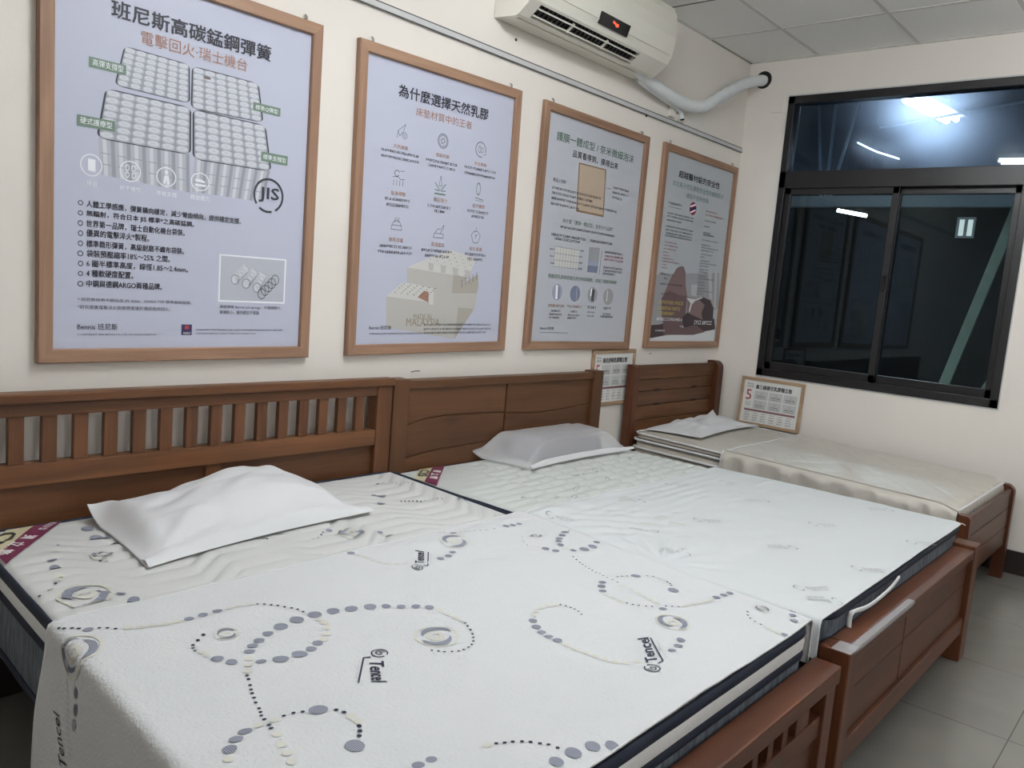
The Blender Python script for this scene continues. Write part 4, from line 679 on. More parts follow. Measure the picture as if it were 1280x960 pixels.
P3=[('T','超越醫材級的安全性','ink',.208,.753,1.075,.043,1),('T','班尼斯天然乳膠對安全性的嚴謹堅持','green3',.143,.826,1.016,.033,.5),('T','遠超乎您的想像','green3',.323,.622,.963,.03,.5),('E','red2',.429,.907,.045,.042,0,2),('P','white',[(.39,.92),(.456,.94),(.46,.933),(.395,.913)],3),('P','white',[(.399,.883),(.464,.906),(.466,.9),(.404,.876)],3),('P','violet',[(.388,.905),(.468,.924),(.471,.909),(.392,.89)],4),('G','ink',.118,.282,.907,.018),('G','ink2',.121,.284,.885,.006),('G','ink2',.116,.448,.845,.012),('G','ink2',.116,.452,.826,.012),('G','ink2',.119,.297,.802,.012),('G','ink2',.116,.457,.764,.012),('G','ink2',.117,.458,.742,.012),('G','ink2',.119,.459,.722,.012),('G','ink2',.119,.459,.706,.012),('G','red2',.596,.768,.913,.012),('G','red2',.598,.856,.889,.012),('G','ink2',.597,.759,.851,.01),('G','ink2',.597,.676,.813,.01),('G','ink2',.596,.703,.772,.011),('G','ink2',.6,.759,.757,.011),('G','ink2',.597,.751,.76,.009),('G','ink2',.596,.812,.723,.009),('G','ink2',.591,.711,.69,.01),('G','ink2',.591,.834,.673,.01),('G','ink2',.592,.77,.655,.01),('G','ink2',.598,.756,.629,.009),('G','ink2',.595,.655,.611,.009),('G','ink2',.596,.728,.587,.009),('G','ink2',.594,.836,.57,.01),('G','ink2',.595,.719,.552,.01),('G','ink2',.596,.729,.528,.009),('G','ink2',.592,.713,.512,.01),('G','ink2',.597,.698,.484,.01),('G','ink2',.598,.83,.467,.01),('G','ink2',.595,.69,.443,.01),('G','ink2',.594,.698,.425,.01),('G','ink2',.6,.7,.402,.01),('G','ink2',.595,.822,.384,.009),('G','ink2',.595,.69,.366,.01),('G','red2',.114,.272,.666,.009),('G','red2',.114,.289,.646,.009),('G','red2',.116,.265,.625,.009),('G','red2',.115,.173,.604,.009),('G','red2',.117,.191,.583,.009),('G','red2',.116,.249,.565,.009),('G','red2',.117,.336,.546,.009),('G','red2',.117,.171,.526,.009),('G','red2',.118,.181,.507,.009),('G','ink',.111,.277,.468,.012),('G','ink',.158,.199,.441,.012),('G','ink',.117,.404,.406,.011),('G','ink',.139,.233,.344,.011),('P','ph_wall',[(.045,.44),(.116,.481),(.236,.462),(.437,.49),(.885,.522),(.947,.28),(.053,.06),(.042,.311)],1),('P','ph_curt',[(.722,.541),(.768,.548),(.826,.333),(.784,.341)],2),('P','ph_curt',[(.822,.533),(.859,.53),(.895,.279),(.867,.278)],2),('P','ph_curt',[(.512,.422),(.599,.426),(.601,.345),(.529,.352)],2),('P','ph_skin',[(.154,.314),(.198,.375),(.24,.445),(.3,.512),(.34,.529),(.388,.532),(.421,.497),(.442,.411),(.48,.332),(.455,.199),(.185,.179)],3),('P','ph_skin2',[(.154,.314),(.233,.368),(.366,.347),(.474,.341),(.486,.145),(.209,.144)],4),('P','ph_skin',[(.477,.341),(.586,.331),(.676,.347),(.807,.328),(.86,.259),(.831,.202),(.661,.182),(.502,.226)],4),('P','ph_dark',[(.623,.332),(.676,.349),(.798,.328),(.861,.278),(.873,.193),(.745,.155),(.695,.238),(.728,.294)],5),('P','ph_dark',[(.437,.198),(.5,.235),(.716,.192),(.891,.203),(.921,.127),(.499,.091)],4),('P','ph_skin2',[(.205,.162),(.324,.162),(.471,.132),(.631,.155),(.777,.108),(.611,.086),(.223,.084)],5),('P','ph_dark2',[(.055,.144),(.159,.149),(.239,.162),(.265,.084),(.063,.06)],4),('P','white2',[(.053,.06),(.258,.079),(.48,.096),(.684,.095),(.907,.127),(.921,.036),(.055,.034)],5),('P','white2',[(.467,.332),(.587,.327),(.677,.346),(.693,.341),(.59,.316),(.55,.29),(.533,.235),(.516,.244),(.53,.298),(.482,.324)],6),('G','yellow',.122,.429,.292,.026),('G','yellow',.119,.409,.255,.026),('G','yellow',.121,.33,.222,.025),('G','white',.118,.437,.185,.022),('G','white',.606,.861,.172,.031),('G','white',.118,.234,.111,.012)]


POSTERS = [(1.1497, 2.3061, .0076, P0, 'paper', 'large wood-framed poster with a grey picture of springs, nearest the left'),
           (2.2973, 2.3182, .0181, P1, 'paper', 'large wood-framed poster with stacked white latex blocks under nine small icons'),
           (3.4543, 2.3366, -.0018, P2, 'paper2', 'large wood-framed poster with green heading and a beige foam square'),
           (4.609, 2.3408, .0003, P3, 'paper3', 'large wood-framed poster showing a person lying face down, next to the room corner')]
for (px, pz, k, ops, paper, lb) in POSTERS:
    t = thing('framed_poster', lb, 'poster', (px + k * PH, -.002, pz - PH), 'large framed posters on the wall', rot=(0, -k, 0))
    frame_mesh(PW, PH, .044, .025, M['fx'], M['fz'], t)
    pr = Print(-.010); pr.rect(paper, .036, PW - .036, .036, PH - .036, 0)
    draw(pr, ops); pr.build('print_sheet', t)
    for uu in (.07, PW - .07):
        b = MB(); b.tube([(uu, -.012, PH - .004), (uu, -.014, PH + .012), (uu, -.004, PH + .02)], .004, 8); b.build('hanging_hook', M['grey_metal'], t, local=True)

# ---- small framed price signs
def small_sign(name, label, loc, rot, heading, w=.448, h=.335):
    t = thing(name, label, 'sign', loc, 'small framed signs', rot=rot)
    frame_mesh(w, h, .022, .016, M['sx'], M['sx'], t)
    pr = Print(-.007); pr.rect('sign', .018, w - .018, .018, h - .018, 0)
    W_, H_ = w, h
    pr.text('Bennis', 'ink2', .045, .09, H_ - .052, .012); pr.text('班尼斯', 'ink2', .045, .09, H_ - .071, .013)
    pr.text(heading, 'ink', .108, W_ - .085, H_ - .078, .03, 1.2)
    pr.text('5', 'red', .043, .082, H_ - .158, .07, .2); 
    pr.greek('green2', .045, .085, H_ - .178, .008); pr.greek('ink2', .045, .085, H_ - .192, .007)
    for i in range(3):
        for j in range(2):
            u0 = .104 + i * .104; v1 = H_ - .09 - j * .066
            pr.rect('cell', u0, u0 + .096, v1 - .06, v1, 1)
            pr.ell('lat3', (u0 + .05, v1 - .018), .009, .009, .3, 2, 10); pr.greek('ink', u0 + .018, u0 + .08, v1 - .036, .01); pr.greek('ink2', u0 + .015, u0 + .083, v1 - .049, .006)
    pr.rect('bar', .043, W_ - .04, H_ - .235, H_ - .221, 1); pr.greek('ink2', .05, W_ - .05, H_ - .228, .007)
    for j in range(4):
        for i in range(6):
            u0 = .05 + i * .06; pr.greek('red2' if (i == 0 and j == 3) else 'ink2', u0, u0 + .035, H_ - .247 - j * .0165, .0085 if j else .006)
    pr.build('print_sheet', t)
    return t
small_sign('framed_sign', 'small framed price sign on the wall between the middle and far bed', (4.082, -.002, .742), (0, -.01, 0), '高抗舒眠乳膠獨立筒')
small_sign('framed_sign', 'small framed price sign with a red 5 leaning under the window', (XR - .030, -.217, .578), (R(-4), 0, R(-90)), '高三線硬式乳膠獨立筒', h=.335)

# ================================================================== AIR CONDITIONER
AX0, AX1 = 3.06, 4.215
ac = thing('air_conditioner', 'cream wall-mounted air conditioner with black display, above the posters', 'air conditioner', (3.64, 0, 2.6))
prof = [(-.004, 2.615), (-.133, 2.606), (-.150, 2.612), (-.200, 2.648), (-.225, 2.668), (-.246, 2.705), (-.256, 2.745), (-.262, 2.80), (-.262, 2.86), (-.255, 2.92), (-.236, 2.955), (-.20, 2.968), (-.004, 2.968)]
b = MB()
b.prism([(-.004, 2.615), (-.095, 2.613), (-.095, 2.70), (-.20, 2.715)] + [q_ for q_ in prof if q_[1] > 2.70], 0, AX0 + .03, AX1 - .03)
# lower front with the outlet slot: pieces left, right, above and below the slot
GX0, GX1 = 3.135, 3.955
low = [(-.10, 2.62), (-.133, 2.606), (-.150, 2.612), (-.200, 2.648), (-.225, 2.668), (-.246, 2.705), (-.20, 2.72), (-.10, 2.70)]
b.prism(low, 0, AX0 + .03, GX0); b.prism(low, 0, GX1, AX1 - .03)
b.prism([(-.214, 2.66), (-.225, 2.668), (-.246, 2.705), (-.20, 2.72)], 0, GX0, GX1)
b.prism([(-.09, 2.62), (-.133, 2.606), (-.150, 2.612), (-.145, 2.63), (-.10, 2.64)], 0, GX0, GX1)
b.build('body', M['plast'], ac)
for xa, xb in ((AX0, AX0 + .03), (AX1 - .03, AX1)):
    e = MB(); e.prism(prof, 0, xa, xb); e.build('end_cap', M['plast'], ac)
b = MB()   # front panel: thin shell in front of the body with a lip
pan = [(-.248, 2.712), (-.258, 2.748), (-.2645, 2.80), (-.2645, 2.86), (-.258, 2.92), (-.24, 2.957), (-.236, 2.952), (-.253, 2.917), (-.259, 2.86), (-.259, 2.80), (-.252, 2.75), (-.242, 2.715)]
b.prism(pan, 0, AX0 + .012, AX1 - .012); b.build('front_panel', M['plast'], ac)
b = MB(); b.prism([(-.097, 2.635), (-.145, 2.628), (-.150, 2.640), (-.195, 2.672), (-.212, 2.663), (-.20, 2.70), (-.097, 2.70)], 0, GX0, GX1); b.build('outlet_recess', M['black'], ac)
for (ly, lz) in ((-.163, 2.628), (-.193, 2.651)):
    b = MB(); b.prism([(ly - .006, lz - .009), (ly + .010, lz + .003), (ly + .008, lz + .007), (ly - .008, lz - .005)], 0, GX0 + .004, GX1 - .004); b.build('louver', M['plast'], ac)
b = MB()
for i in range(26):
    x_ = GX0 + .02 + i * (GX1 - GX0 - .04) / 25; b.prism([(-.150, 2.632), (-.195, 2.664), (-.190, 2.676), (-.146, 2.645)], 0, x_ - .0015, x_ + .0015)
b.box(GX0, GX1, -.150, -.146, 2.638, 2.646)
b.build('outlet_fins', M['cable'], ac)
for x_ in (3.40, 3.68):
    b = MB(); b.prism([(-.157, 2.617), (-.205, 2.652), (-.20, 2.658), (-.152, 2.623)], 0, x_ - .006, x_ + .006); b.build('louver_bracket', M['plast'], ac)
b = MB(); b.prism([(-.2475, 2.690), (-.2665, 2.742), (-.258, 2.746), (-.238, 2.692)], 0, 3.53, 3.775); dsp = b.build('display_window', M['black'], ac)
b = MB()
for (x_, z_, s_) in ((3.635, 2.722, .006), (3.648, 2.720, .006), (3.662, 2.716, .009), (3.674, 2.717, .008)):
    y_ = -.2475 - (z_ - 2.690) * .365; b.box(x_ - s_ * .6, x_ + s_ * .6, y_ - .0025, y_, z_ - s_, z_ + s_)
b.build('indicator_light', M['led'], dsp)
b = MB(); b.box(AX0 + .03, AX1 - .03, -.2508, -.2400, 2.7085, 2.7115); b.build('panel_groove', M['plast2'], ac)
# insulated pipe to the hole in the right wall
pp = thing('insulated_pipe', 'white tape-wrapped pipe running from the air conditioner into the right wall', 'pipe', (4.4, -.07, 2.6))
def smooth_path(pts, n=6):
    P = [Vector(p_) for p_ in pts]; o = []
    for i in range(len(P) - 1):
        p0 = P[max(0, i - 1)]; p1 = P[i]; p2 = P[i + 1]; p3 = P[min(len(P) - 1, i + 2)]
        for k in range(n):
            t = k / n; o.append(.5 * ((2 * p1) + (p2 - p0) * t + (2 * p0 - 5 * p1 + 4 * p2 - p3) * t * t + (3 * p1 - p0 - 3 * p2 + p3) * t ** 3))
    o.append(P[-1]); return o
path = smooth_path([(4.10, -.085, 2.655), (4.30, -.075, 2.612), (4.53, -.065, 2.588), (4.75, -.06, 2.582), (4.93, -.065, 2.612), (5.1, -.07, 2.70), (5.26, -.08, 2.785), (5.42, -.09, 2.865), (5.56, -.105, 2.912), (5.66, -.108, 2.935)])
b = MB(); b.tube(path, [.036 + .003 * math.sin(i * 1.9) for i in range(len(path))], 14); b.build('wrapped_pipe', M['wrap'], pp)
path = smooth_path([(4.2, -.06, 2.60), (4.42, -.045, 2.575), (4.62, -.035, 2.560), (4.73, -.022, 2.548), (4.76, -.02, 2.528), (4.772, -.02, 2.512)])
b = MB(); b.tube(path, .016, 10); dh = b.build('drain_hose', M['wrap'], pp)
b = MB(); b.tube([(4.772, -.02, 2.514), (4.774, -.021, 2.500)], .013, 10); b.build('hose_end', M['black'], dh)
b = MB(); b.tube([(XR - .004, -.108, 2.935), (XR - .001, -.108, 2.935)], .058, 20); b.build('hole_collar', M['dark'], pp)
for (x_, z_, w_, h_, lb) in ((4.665, 2.552, .065, .11, 'narrow cream cover strip on the wall under the pipe'),):
    b = MB(); b.box(x_ - w_ / 2, x_ + w_ / 2, -.018, -.001, z_ - h_ / 2, z_ + h_ / 2, c=.004); tag(b.build('cover_strip', M['plast']), lb, 'cover')
b = MB(); b.box(4.735, 4.81, -.010, -.001, 2.492, 2.53, c=.003); tag(b.build('hose_bracket', M['plast']), 'tiny cream wall bracket at the end of the drain hose', 'bracket')
# cable raceway
rc = thing('cable_raceway', 'thin grey cable raceway running along the wall above the posters', 'raceway', (2.0, -.006, 2.465))
b = MB(); b.box(XL, XR - .004, -.012, -.001, 2.456, 2.480, c=.003); b.build('channel', M['race'], rc)
b = MB(); b.box(XL, XR - .004, -.007, -.001, 2.481, 2.486, c=.001); b.build('cable', M['cable'], rc)
b = MB(); b.box(XL, XR - .004, -.0125, -.009, 2.453, 2.457, c=.001); b.build('edge_strip', M['cable'], rc)
# blank plate on the right wall
b = MB(); b.box(XR - .006, XR - .001, -.188, -.268, 2.71, 2.83, c=.002); tag(b.build('blank_plate', M['wall']), 'painted-over blank plate on the right wall beside the window top', 'plate')
# nail holes and marks on the wall
for i, (x_, z_, lb) in enumerate([(2.96, 2.69, 'dark screw hole in the wall left of the air conditioner'), (3.22, 2.56, 'small dark screw hole in the wall under the air conditioner'), (4.40, 2.45, 'small dark wall plug above the third poster')]):
    b = MB(); b.tube([(x_, -.004, z_), (x_, -.0005, z_)], .011 if i == 0 else .007, 8); tag(b.build('wall_plug', M['cable']), lb, 'wall plug')

# ================================================================== BEDS
def rr_loop(x0, x1, y0, y1, r, z, n=6):
    o = []
    for (cx, cy, a0) in ((x1 - r, y1 - r, 0), (x0 + r, y1 - r, 90), (x0 + r, y0 + r, 180), (x1 - r, y0 + r, 270)):
        for k in range(n + 1):
            a = R(a0 + 90 * k / n); o.append((cx + r * math.cos(a), cy + r * math.sin(a), z))
    return o
def dense(loop, step=.06):
    o = []
    for i in range(len(loop)):
        a, c = Vector(loop[i]), Vector(loop[(i + 1) % len(loop)]); k = max(1, int((c - a).length / step))
        for j in range(k): o.append(tuple(a.lerp(c, j / k)))
    return o

def beam(name, parent, m, x0, x1, y0, y1, z0, z1, c=.004):
    b = MB(); b.box(x0, x1, y0, y1, z0, z1, c=c); return b.build(name, m, parent)

def bed_common(root, x0, x1, yh, yf, mx, my, zr=.29):
    for xa in (x0 + .062, x1 - .09): beam('side_rail', root, my, xa, xa + .025, yf + .03, yh - .03, .17, zr)
    b = MB()
    n = 11
    for i in range(n):
        y = lerp(yh - .12, yf + .12, i / (n - 1)); b.box(x0 + .088, x1 - .091, y - .045, y + .045, zr - .02, zr)
    b.build('slat_base', mx, root)
    beam('center_beam', root, my, (x0 + x1) / 2 - .02, (x0 + x1) / 2 + .02, yf + .04, yh - .04, zr - .09, zr - .021)

# ---- bed A: slatted
BX0, BX1 = .850, 2.523
bed = thing('bed_frame', 'brown wooden bed frame with slatted headboard, nearest the left', 'bed', ((BX0 + BX1) / 2, -1.0, 0), 'wooden bed frames')
b = MB(); b.box(BX0 + .075, BX1 - .075, -.066, -.050, .30, .70)
hb = b.build('headboard', M['wx'], bed)
for xa in (BX0, BX1 - .08): beam('post', hb, M['wz'], xa, xa + .08, -.092, -.026, 0, .945)
beam('cap_rail', hb, M['wx'], BX0 - .004, BX1 + .002, -.104, -.050, .945, .976, c=.006)
beam('upper_rail', hb, M['wx'], BX0 + .08, BX1 - .08, -.088, -.054, .903, .945)
beam('middle_rail', hb, M['wx'], BX0 + .08, BX1 - .08, -.088, -.034, .690, .758)
beam('lower_rail', hb, M['wx'], BX0 + .08, BX1 - .08, -.080, -.034, .26, .36)
for i in range(16): beam('slat', hb, M['wz'], .973 + i * .0912, .973 + i * .0912 + .043, -.080, -.058, .758, .903, c=.002)
beam('stile', hb, M['wz'], 1.69, 1.75, -.078, -.050, .36, .69)
F0, F1 = .838, 2.447
b = MB(); b.box(F0 + .06, F1 - .06, -2.046, -2.032, .08, .30); fb = b.build('footboard', M['rx'], bed)
for xa in (F0, F1 - .07): beam('post', fb, M['rz'], xa, xa + .07, -2.064, -2.0, 0, .42)
beam('cap_rail', fb, M['rx'], F0 - .004, F1 + .002, -2.072, -1.996, .42, .468, c=.006)
beam('middle_rail', fb, M['rx'], F0 + .07, F1 - .07, -2.056, -2.010, .285, .345)
beam('lower_rail', fb, M['rx'], F0 + .07, F1 - .07, -2.056, -2.010, .06, .13)
x = 2.215
for i in range(17):
    w_ = .032 if i else .085
    beam('slat', fb, M['rz'], x, x + w_, -2.052, -2.030, .345, .42, c=.002); x -= .0855 
    if x < F0 + .07: break
bed_common(bed, F0 + .15, F1, -.03, -2.05, M['wx'], M['wy'])

# ---- bed B: panelled
BX0, BX1 = 2.529, 4.088
bed2 = thing('bed_frame', 'brown wooden bed frame with smooth panelled headboard, middle of the three beds', 'bed', ((BX0 + BX1) / 2, -1.0, 0), 'wooden bed frames')
XM = 3.285
arcs_l = [(2.60, .757), (2.648, .763), (2.73, .779), (2.854, .789), (3.054, .785), (XM - .006, .777)]
arcs_r = [(XM + .006, .773), (3.46, .762), (3.592, .759), (3.765, .765), (4.02, .782)]
low_l = [(2.60, .606), (2.65, .611), (2.807, .627), (3.002, .636), (XM - .006, .636)]
low_r = [(XM + .006, .634), (3.5, .622), (3.75, .622), (4.02, .632)]
def panel_piece(name, lower, upper, parent, m):
    """panel field between two curved edges with a chamfered front"""
    b = MB(); c = .0035; yf_, yb_ = -.072, -.044
    pts = lower + upper[::-1]
    def inset(p_, k):
        cx = sum(q[0] for q in pts) / len(pts); 
        return p_
    x0_, x1_ = lower[0][0], lower[-1][0]
    fr = [(min(max(p_[0], x0_ + c), x1_ - c), p_[1] + c) for p_ in lower] + [(min(max(p_[0], x0_ + c), x1_ - c), p_[1] - c) for p_ in upper[::-1]]
    n = len(pts)
    A = [(p_[0], yb_, p_[1]) for p_ in pts]; B_ = [(p_[0], yf_ + c, p_[1]) for p_ in pts]; C_ = [(p_[0], yf_, p_[1]) for p_ in fr]
    b.loft([A, B_, C_], smooth=False, cap1=True)
    return b.build(name, m, parent)
b = MB(); b.box(2.60, 4.02, -.048, -.036, .28, .93); hb = b.build('headboard', M['hx'], bed2)
e = .0007
def sh(l, d): return [(p_[0], p_[1] + d) for p_ in l]
def flat(l, z): return [(p_[0], z) for p_ in l]
for al, ll in ((arcs_l, low_l), (arcs_r, low_r)):
    panel_piece('panel', sh(al, e), flat(al, .925), hb, M['hx'])
    xs = sorted(set([p_[0] for p_ in al] + [p_[0] for p_ in ll]))
    def ip(l, x):
        for (xa, za), (xb, zb) in zip(l[:-1], l[1:]):
            if xa <= x <= xb: return za + (zb - za) * (x - xa) / (xb - xa)
        return l[-1][1]
    panel_piece('panel', [(x, ip(ll, x) + e) for x in xs], [(x, ip(al, x) - e) for x in xs], hb, M['hx'])
    panel_piece('panel', flat(ll, .33), sh(ll, -e), hb, M['hx'])
for xa in (BX0, BX1 - .09): beam('post', hb, M['hz'], xa, xa + .09, -.094, -.020, 0, .968, c=.005)
beam('cap_rail', hb, M['hx'], BX0 + .09, BX1 - .09, -.086, -.022, .922, .960, c=.005)
beam('lower_rail', hb, M['hx'], BX0 + .09, BX1 - .09, -.080, -.030, .24, .33)
F0, F1 = 2.503, 4.090
b = MB(); b.box(F0 + .06, F1 - .08, -2.046, -2.030, .15, .47); fb = b.build('footboard', M['rx'], bed2)
for xa, w_, zt in ((F0, .075, .484), (F1 - .095, .095, .500)): beam('post', fb, M['rz'], xa, xa + w_, -2.073, -1.985, 0, zt, c=.005)
beam('cap_rail', fb, M['rx'], F0 + .075, F1 - .095, -2.071, -1.992, .448, .486, c=.005)
beam('lower_rail', fb, M['rx'], F0 + .075, F1 - .095, -2.066, -2.020, .125, .195, c=.004)
for (xa, xb, zc_) in ((F0 + .075, 3.128, .335), (3.134, F1 - .095, .340)):
    for up in (0, 1):
        b = MB(); z0_, z1_ = (.197, zc_ - .001) if not up else (zc_ + .001, .446)
        b.box(xa + .001, xb - .001, -2.052, -2.044, z0_, z1_, c=.003); b.build('panel', M['rx'], fb)
bed_common(bed2, F0, F1, -.03, -2.05, M['rx'], M['ry'])
b = MB()
b.box(F0 + .03, 3.12, -2.0735, -2.052, .4861, .4873, c=.0004); b.box(F0 + .03, 3.12, -2.0735, -2.0722, .474, .4873, c=.0004)
b.box(F0 - .002, F0 + .075, -2.075, -2.02, .4842, .4862, c=.0005)
tag(b.build('packing_tape', M['film']), 'strip of clear packing tape along the top of the middle bed footboard', 'tape')

# ---- bed C: single
BX0, BX1 = 4.432, 5.522
bed3 = thing('bed_frame', 'brown wooden single bed frame with horizontal planks, beside the window wall', 'bed', ((BX0 + BX1) / 2, -1.0, 0), 'wooden bed frames')
b = MB(); b.box(BX0 + .05, BX1 - .06, -.052, -.040, .28, .985); hb = b.build('headboard', M['rx'], bed3)
lv = [.33, .480, .565, .645, .736, .827, .900, .990]
for z0_, z1_ in zip(lv[:-1], lv[1:]): beam('plank', hb, M['wx'], BX0 + .05, BX1 - .07, -.074 if z1_ < .98 else -.080, -.050, z0_ + .0012, z1_ - .0012, c=.004)
def curved_post(name, parent, m, xa, xb, y0, y1, zt, r):
    pts = [(y0, 0), (y1, 0), (y1, zt)] + [(y0 + r - r * math.sin(R(a)), zt - r + r * math.cos(R(a))) for a in range(0, 91, 15)]
    b = MB(); b.prism(pts, 0, xa, xb); return b.build(name, m, parent)
curved_post('post', hb, M['rz'], BX0, BX0 + .055, -.085, -.025, .990, .03)
curved_post('post', hb, M['rz'], BX1 - .075, BX1, -.115, -.025, 1.003, .05)
for (xa, z_) in ((5.20, .832), (5.21, .741), (4.72, .830), (4.73, .738)):
    b = MB(); b.loft([[(xa + w_ * .035 * math.cos(R(a)), -.0748, z_ + w_ * .008 * math.sin(R(a))) for a in range(0, 360, 30)] for w_ in (1.0, .05)], smooth=False); b.build('plank_knot', M['dark'], hb)
b = MB(); b.box(BX0 + .05, BX1 - .06, -1.935, -1.922, .20, .48); fb = b.build('footboard', M['rx'], bed3)
for z0_, z1_ in ((.19, .30), (.30, .41), (.41, .515)): beam('plank', fb, M['rx'], BX0 + .055, BX1 - .05, -1.948, -1.928, z0_ + .0015, z1_ - .0015, c=.005)
curved_post('post', fb, M['rz'], BX0 - .005, BX0 + .055, -1.960, -1.905, .525, .02)
pts = [(-1.962, 0), (-1.900, 0), (-1.900, .535)] + [(-1.962 + .045 - .045 * math.sin(R(a)), .535 - .045 + .045 * math.cos(R(a))) for a in range(0, 91, 15)]
b = MB(); b.prism(pts, 0, BX1 - .055, BX1); b.build('post', M['rz'], fb)
bed_common(bed3, BX0, BX1, -.03, -1.94, M['rx'], M['ry'])

# ================================================================== MATTRESSES
def mattress(name, label, x0, x1, y0, y1, zb, zt, hfun, q_m, pillow_top, us, ys, prints=None):
    """us, ys: grid lines of the quilted top. Returns (root, top surface function)"""
    root = thing(name, label, 'mattress', ((x0 + x1) / 2, (y0 + y1) / 2, zb), 'mattresses on the beds')
    r = .05
    def ring(e, z): return rr_loop(x0 - e, x1 + e, y0 - e, y1 + e, r + e, z)
    b = MB()
    zs = zt - (.078 if pillow_top else .012)
    b.loft([ring(-.02, zb), ring(.0, zb + .012), ring(.003, (zb + zs) / 2), ring(.0, zs)], cap0=True)
    b.build('side_panel', M['side'], root)
    def pipe(z, nm='piping', h=.011, w=.006, mat='navy'):
        b = MB(); lp = dense(ring(.002, z), .05)
        lp = [(x + .0015 * nz(x * 9, y * 9, z), y + .0015 * nz(x * 9 + 4, y * 9), z + .002 * nz(x * 6, y * 6, z * 3)) for x, y, z in lp]
        b.tube(lp, w, 8, closed=True, flat=h / w); b.build(nm, M[mat], root)
    pipe(zb + .015)
    if pillow_top:
        b = MB()
        b.loft([ring(.0, zs), ring(.006, zs + .016), ring(.008, (zs + zt) / 2), ring(.005, zt - .02), ring(.0, zt - .008)]); b.build('pillow_top_border', M['border'], root)
        pipe(zs + .002, h=.015, w=.007)
    pipe(zt - .015, h=.016 if pillow_top else .012, w=.008)
    rc_ = .06
    def top(x, y):
        d = min(x - x0, x1 - x, y - y0, y1 - y)
        roll = .026
        z = zt
        if d < roll:
            t = max(0, d) / roll; z = zt - roll * (1 - math.sqrt(max(0, 1 - (1 - t) ** 2))) * .55
        return z + hfun(x, y) * sstep(0.005, .06, d)
    def fn(x, y):
        cx = min(max(x, x0 + rc_), x1 - rc_); cy = min(max(y, y0 + rc_), y1 - rc_)
        dx, dy = x - cx, y - cy; L_ = math.hypot(dx, dy)
        if dx and dy and L_ > rc_: x, y = cx + dx * rc_ / L_, cy + dy * rc_ / L_
        return (x, y, top(x, y))
    b = MB(); b.grid(fn, us, ys)
    mats = [q_m]
    if prints: mats += prints(b, fn)
    b.build('quilted_top', mats, root)
    return root, top

def disc(b, fn, x, y, r, mat, off=.0012, n=12, sx=1.0, ang=0.0):
    P = []
    for k in (1.0, .55):
        for i in range(n):
            a = 2 * math.pi * i / n; q = fn(x + k * r * math.cos(a), y + k * r * math.sin(a)); P.append((q[0], q[1], q[2] + off))
    c = fn(x, y); P.append((c[0], c[1], c[2] + off))
    b.add(P, [(i, (i + 1) % n, n + (i + 1) % n, n + i) for i in range(n)] + [(n + i, n + (i + 1) % n, 2 * n) for i in range(n)], mat, True)
def flat_shape(b, fn, x, y, quads, mat, off=.0012):
    for q in quads:
        P = [fn(x + u, y + v) for u, v in q]; b.add([(p_[0], p_[1], p_[2] + off) for p_ in P], [(0, 1, 2, 3)], mat, True)
def swirl_on(b, fn, x, y, r, off=.0012, rot=0.0):
    flat_shape(b, fn, x, y, spiral_band(r * .92, r * .92, 0, 2 * math.pi, r * .10, 36, False), 3, off)
    flat_shape(b, fn, x, y, spiral_band(r * .74, r * .58, R(-15) + rot, R(150) + rot, r * .30), 2, off * 1.2)
    flat_shape(b, fn, x, y, spiral_band(r * .74, r * .60, R(170) + rot, R(325) + rot, r * .30), 2, off * 1.2)
    flat_shape(b, fn, x, y, spiral_band(r * .46, r * .10, R(40) + rot, R(520) + rot, r * .22, 34), 3, off * 1.1)
def text_on(b, fn, body, A, B_, C_, mat, bold=.6, off=.0013):
    """A baseline start, B baseline end, C cap height above A (plan coordinates)"""
    vs, fs = text_shape(body)
    ux, uy = B_[0] - A[0], B_[1] - A[1]; hx, hy = C_[0] - A[0], C_[1] - A[1]
    L_ = math.hypot(ux, uy); h = math.hypot(hx, hy); w = h * .035 * bold
    for i, (du, dv) in enumerate([(0, 0)] if not bold else [(-w, 0), (w, 0), (0, -w), (0, w)]):
        P = []
        for s_, t_ in vs:
            q = fn(A[0] + ux * (s_ + du / L_) + hx * (t_ + dv / h), A[1] + uy * (s_ + du / L_) + hy * (t_ + dv / h)); P.append((q[0], q[1], q[2] + off + .00005 * i))
        b.add(P, fs, mat)
def stroke_on(b, fn, pts, w, mat, off=.0012):
    for a, c in zip(pts[:-1], pts[1:]):
        dx, dy = c[0] - a[0], c[1] - a[1]; L_ = math.hypot(dx, dy) or 1; nx_, ny_ = -dy / L_ * w / 2, dx / L_ * w / 2
        P = [fn(a[0] - nx_, a[1] - ny_), fn(c[0] - nx_, c[1] - ny_), fn(c[0] + nx_, c[1] + ny_), fn(a[0] + nx_, a[1] + ny_)]
        b.add([(p_[0], p_[1], p_[2] + off) for p_ in P], [(0, 1, 2, 3)], mat)
PM = ['p_navy', 'p_grey', 'p_cream']
KI = {'N': 1, 'G': 2, 'C': 3}
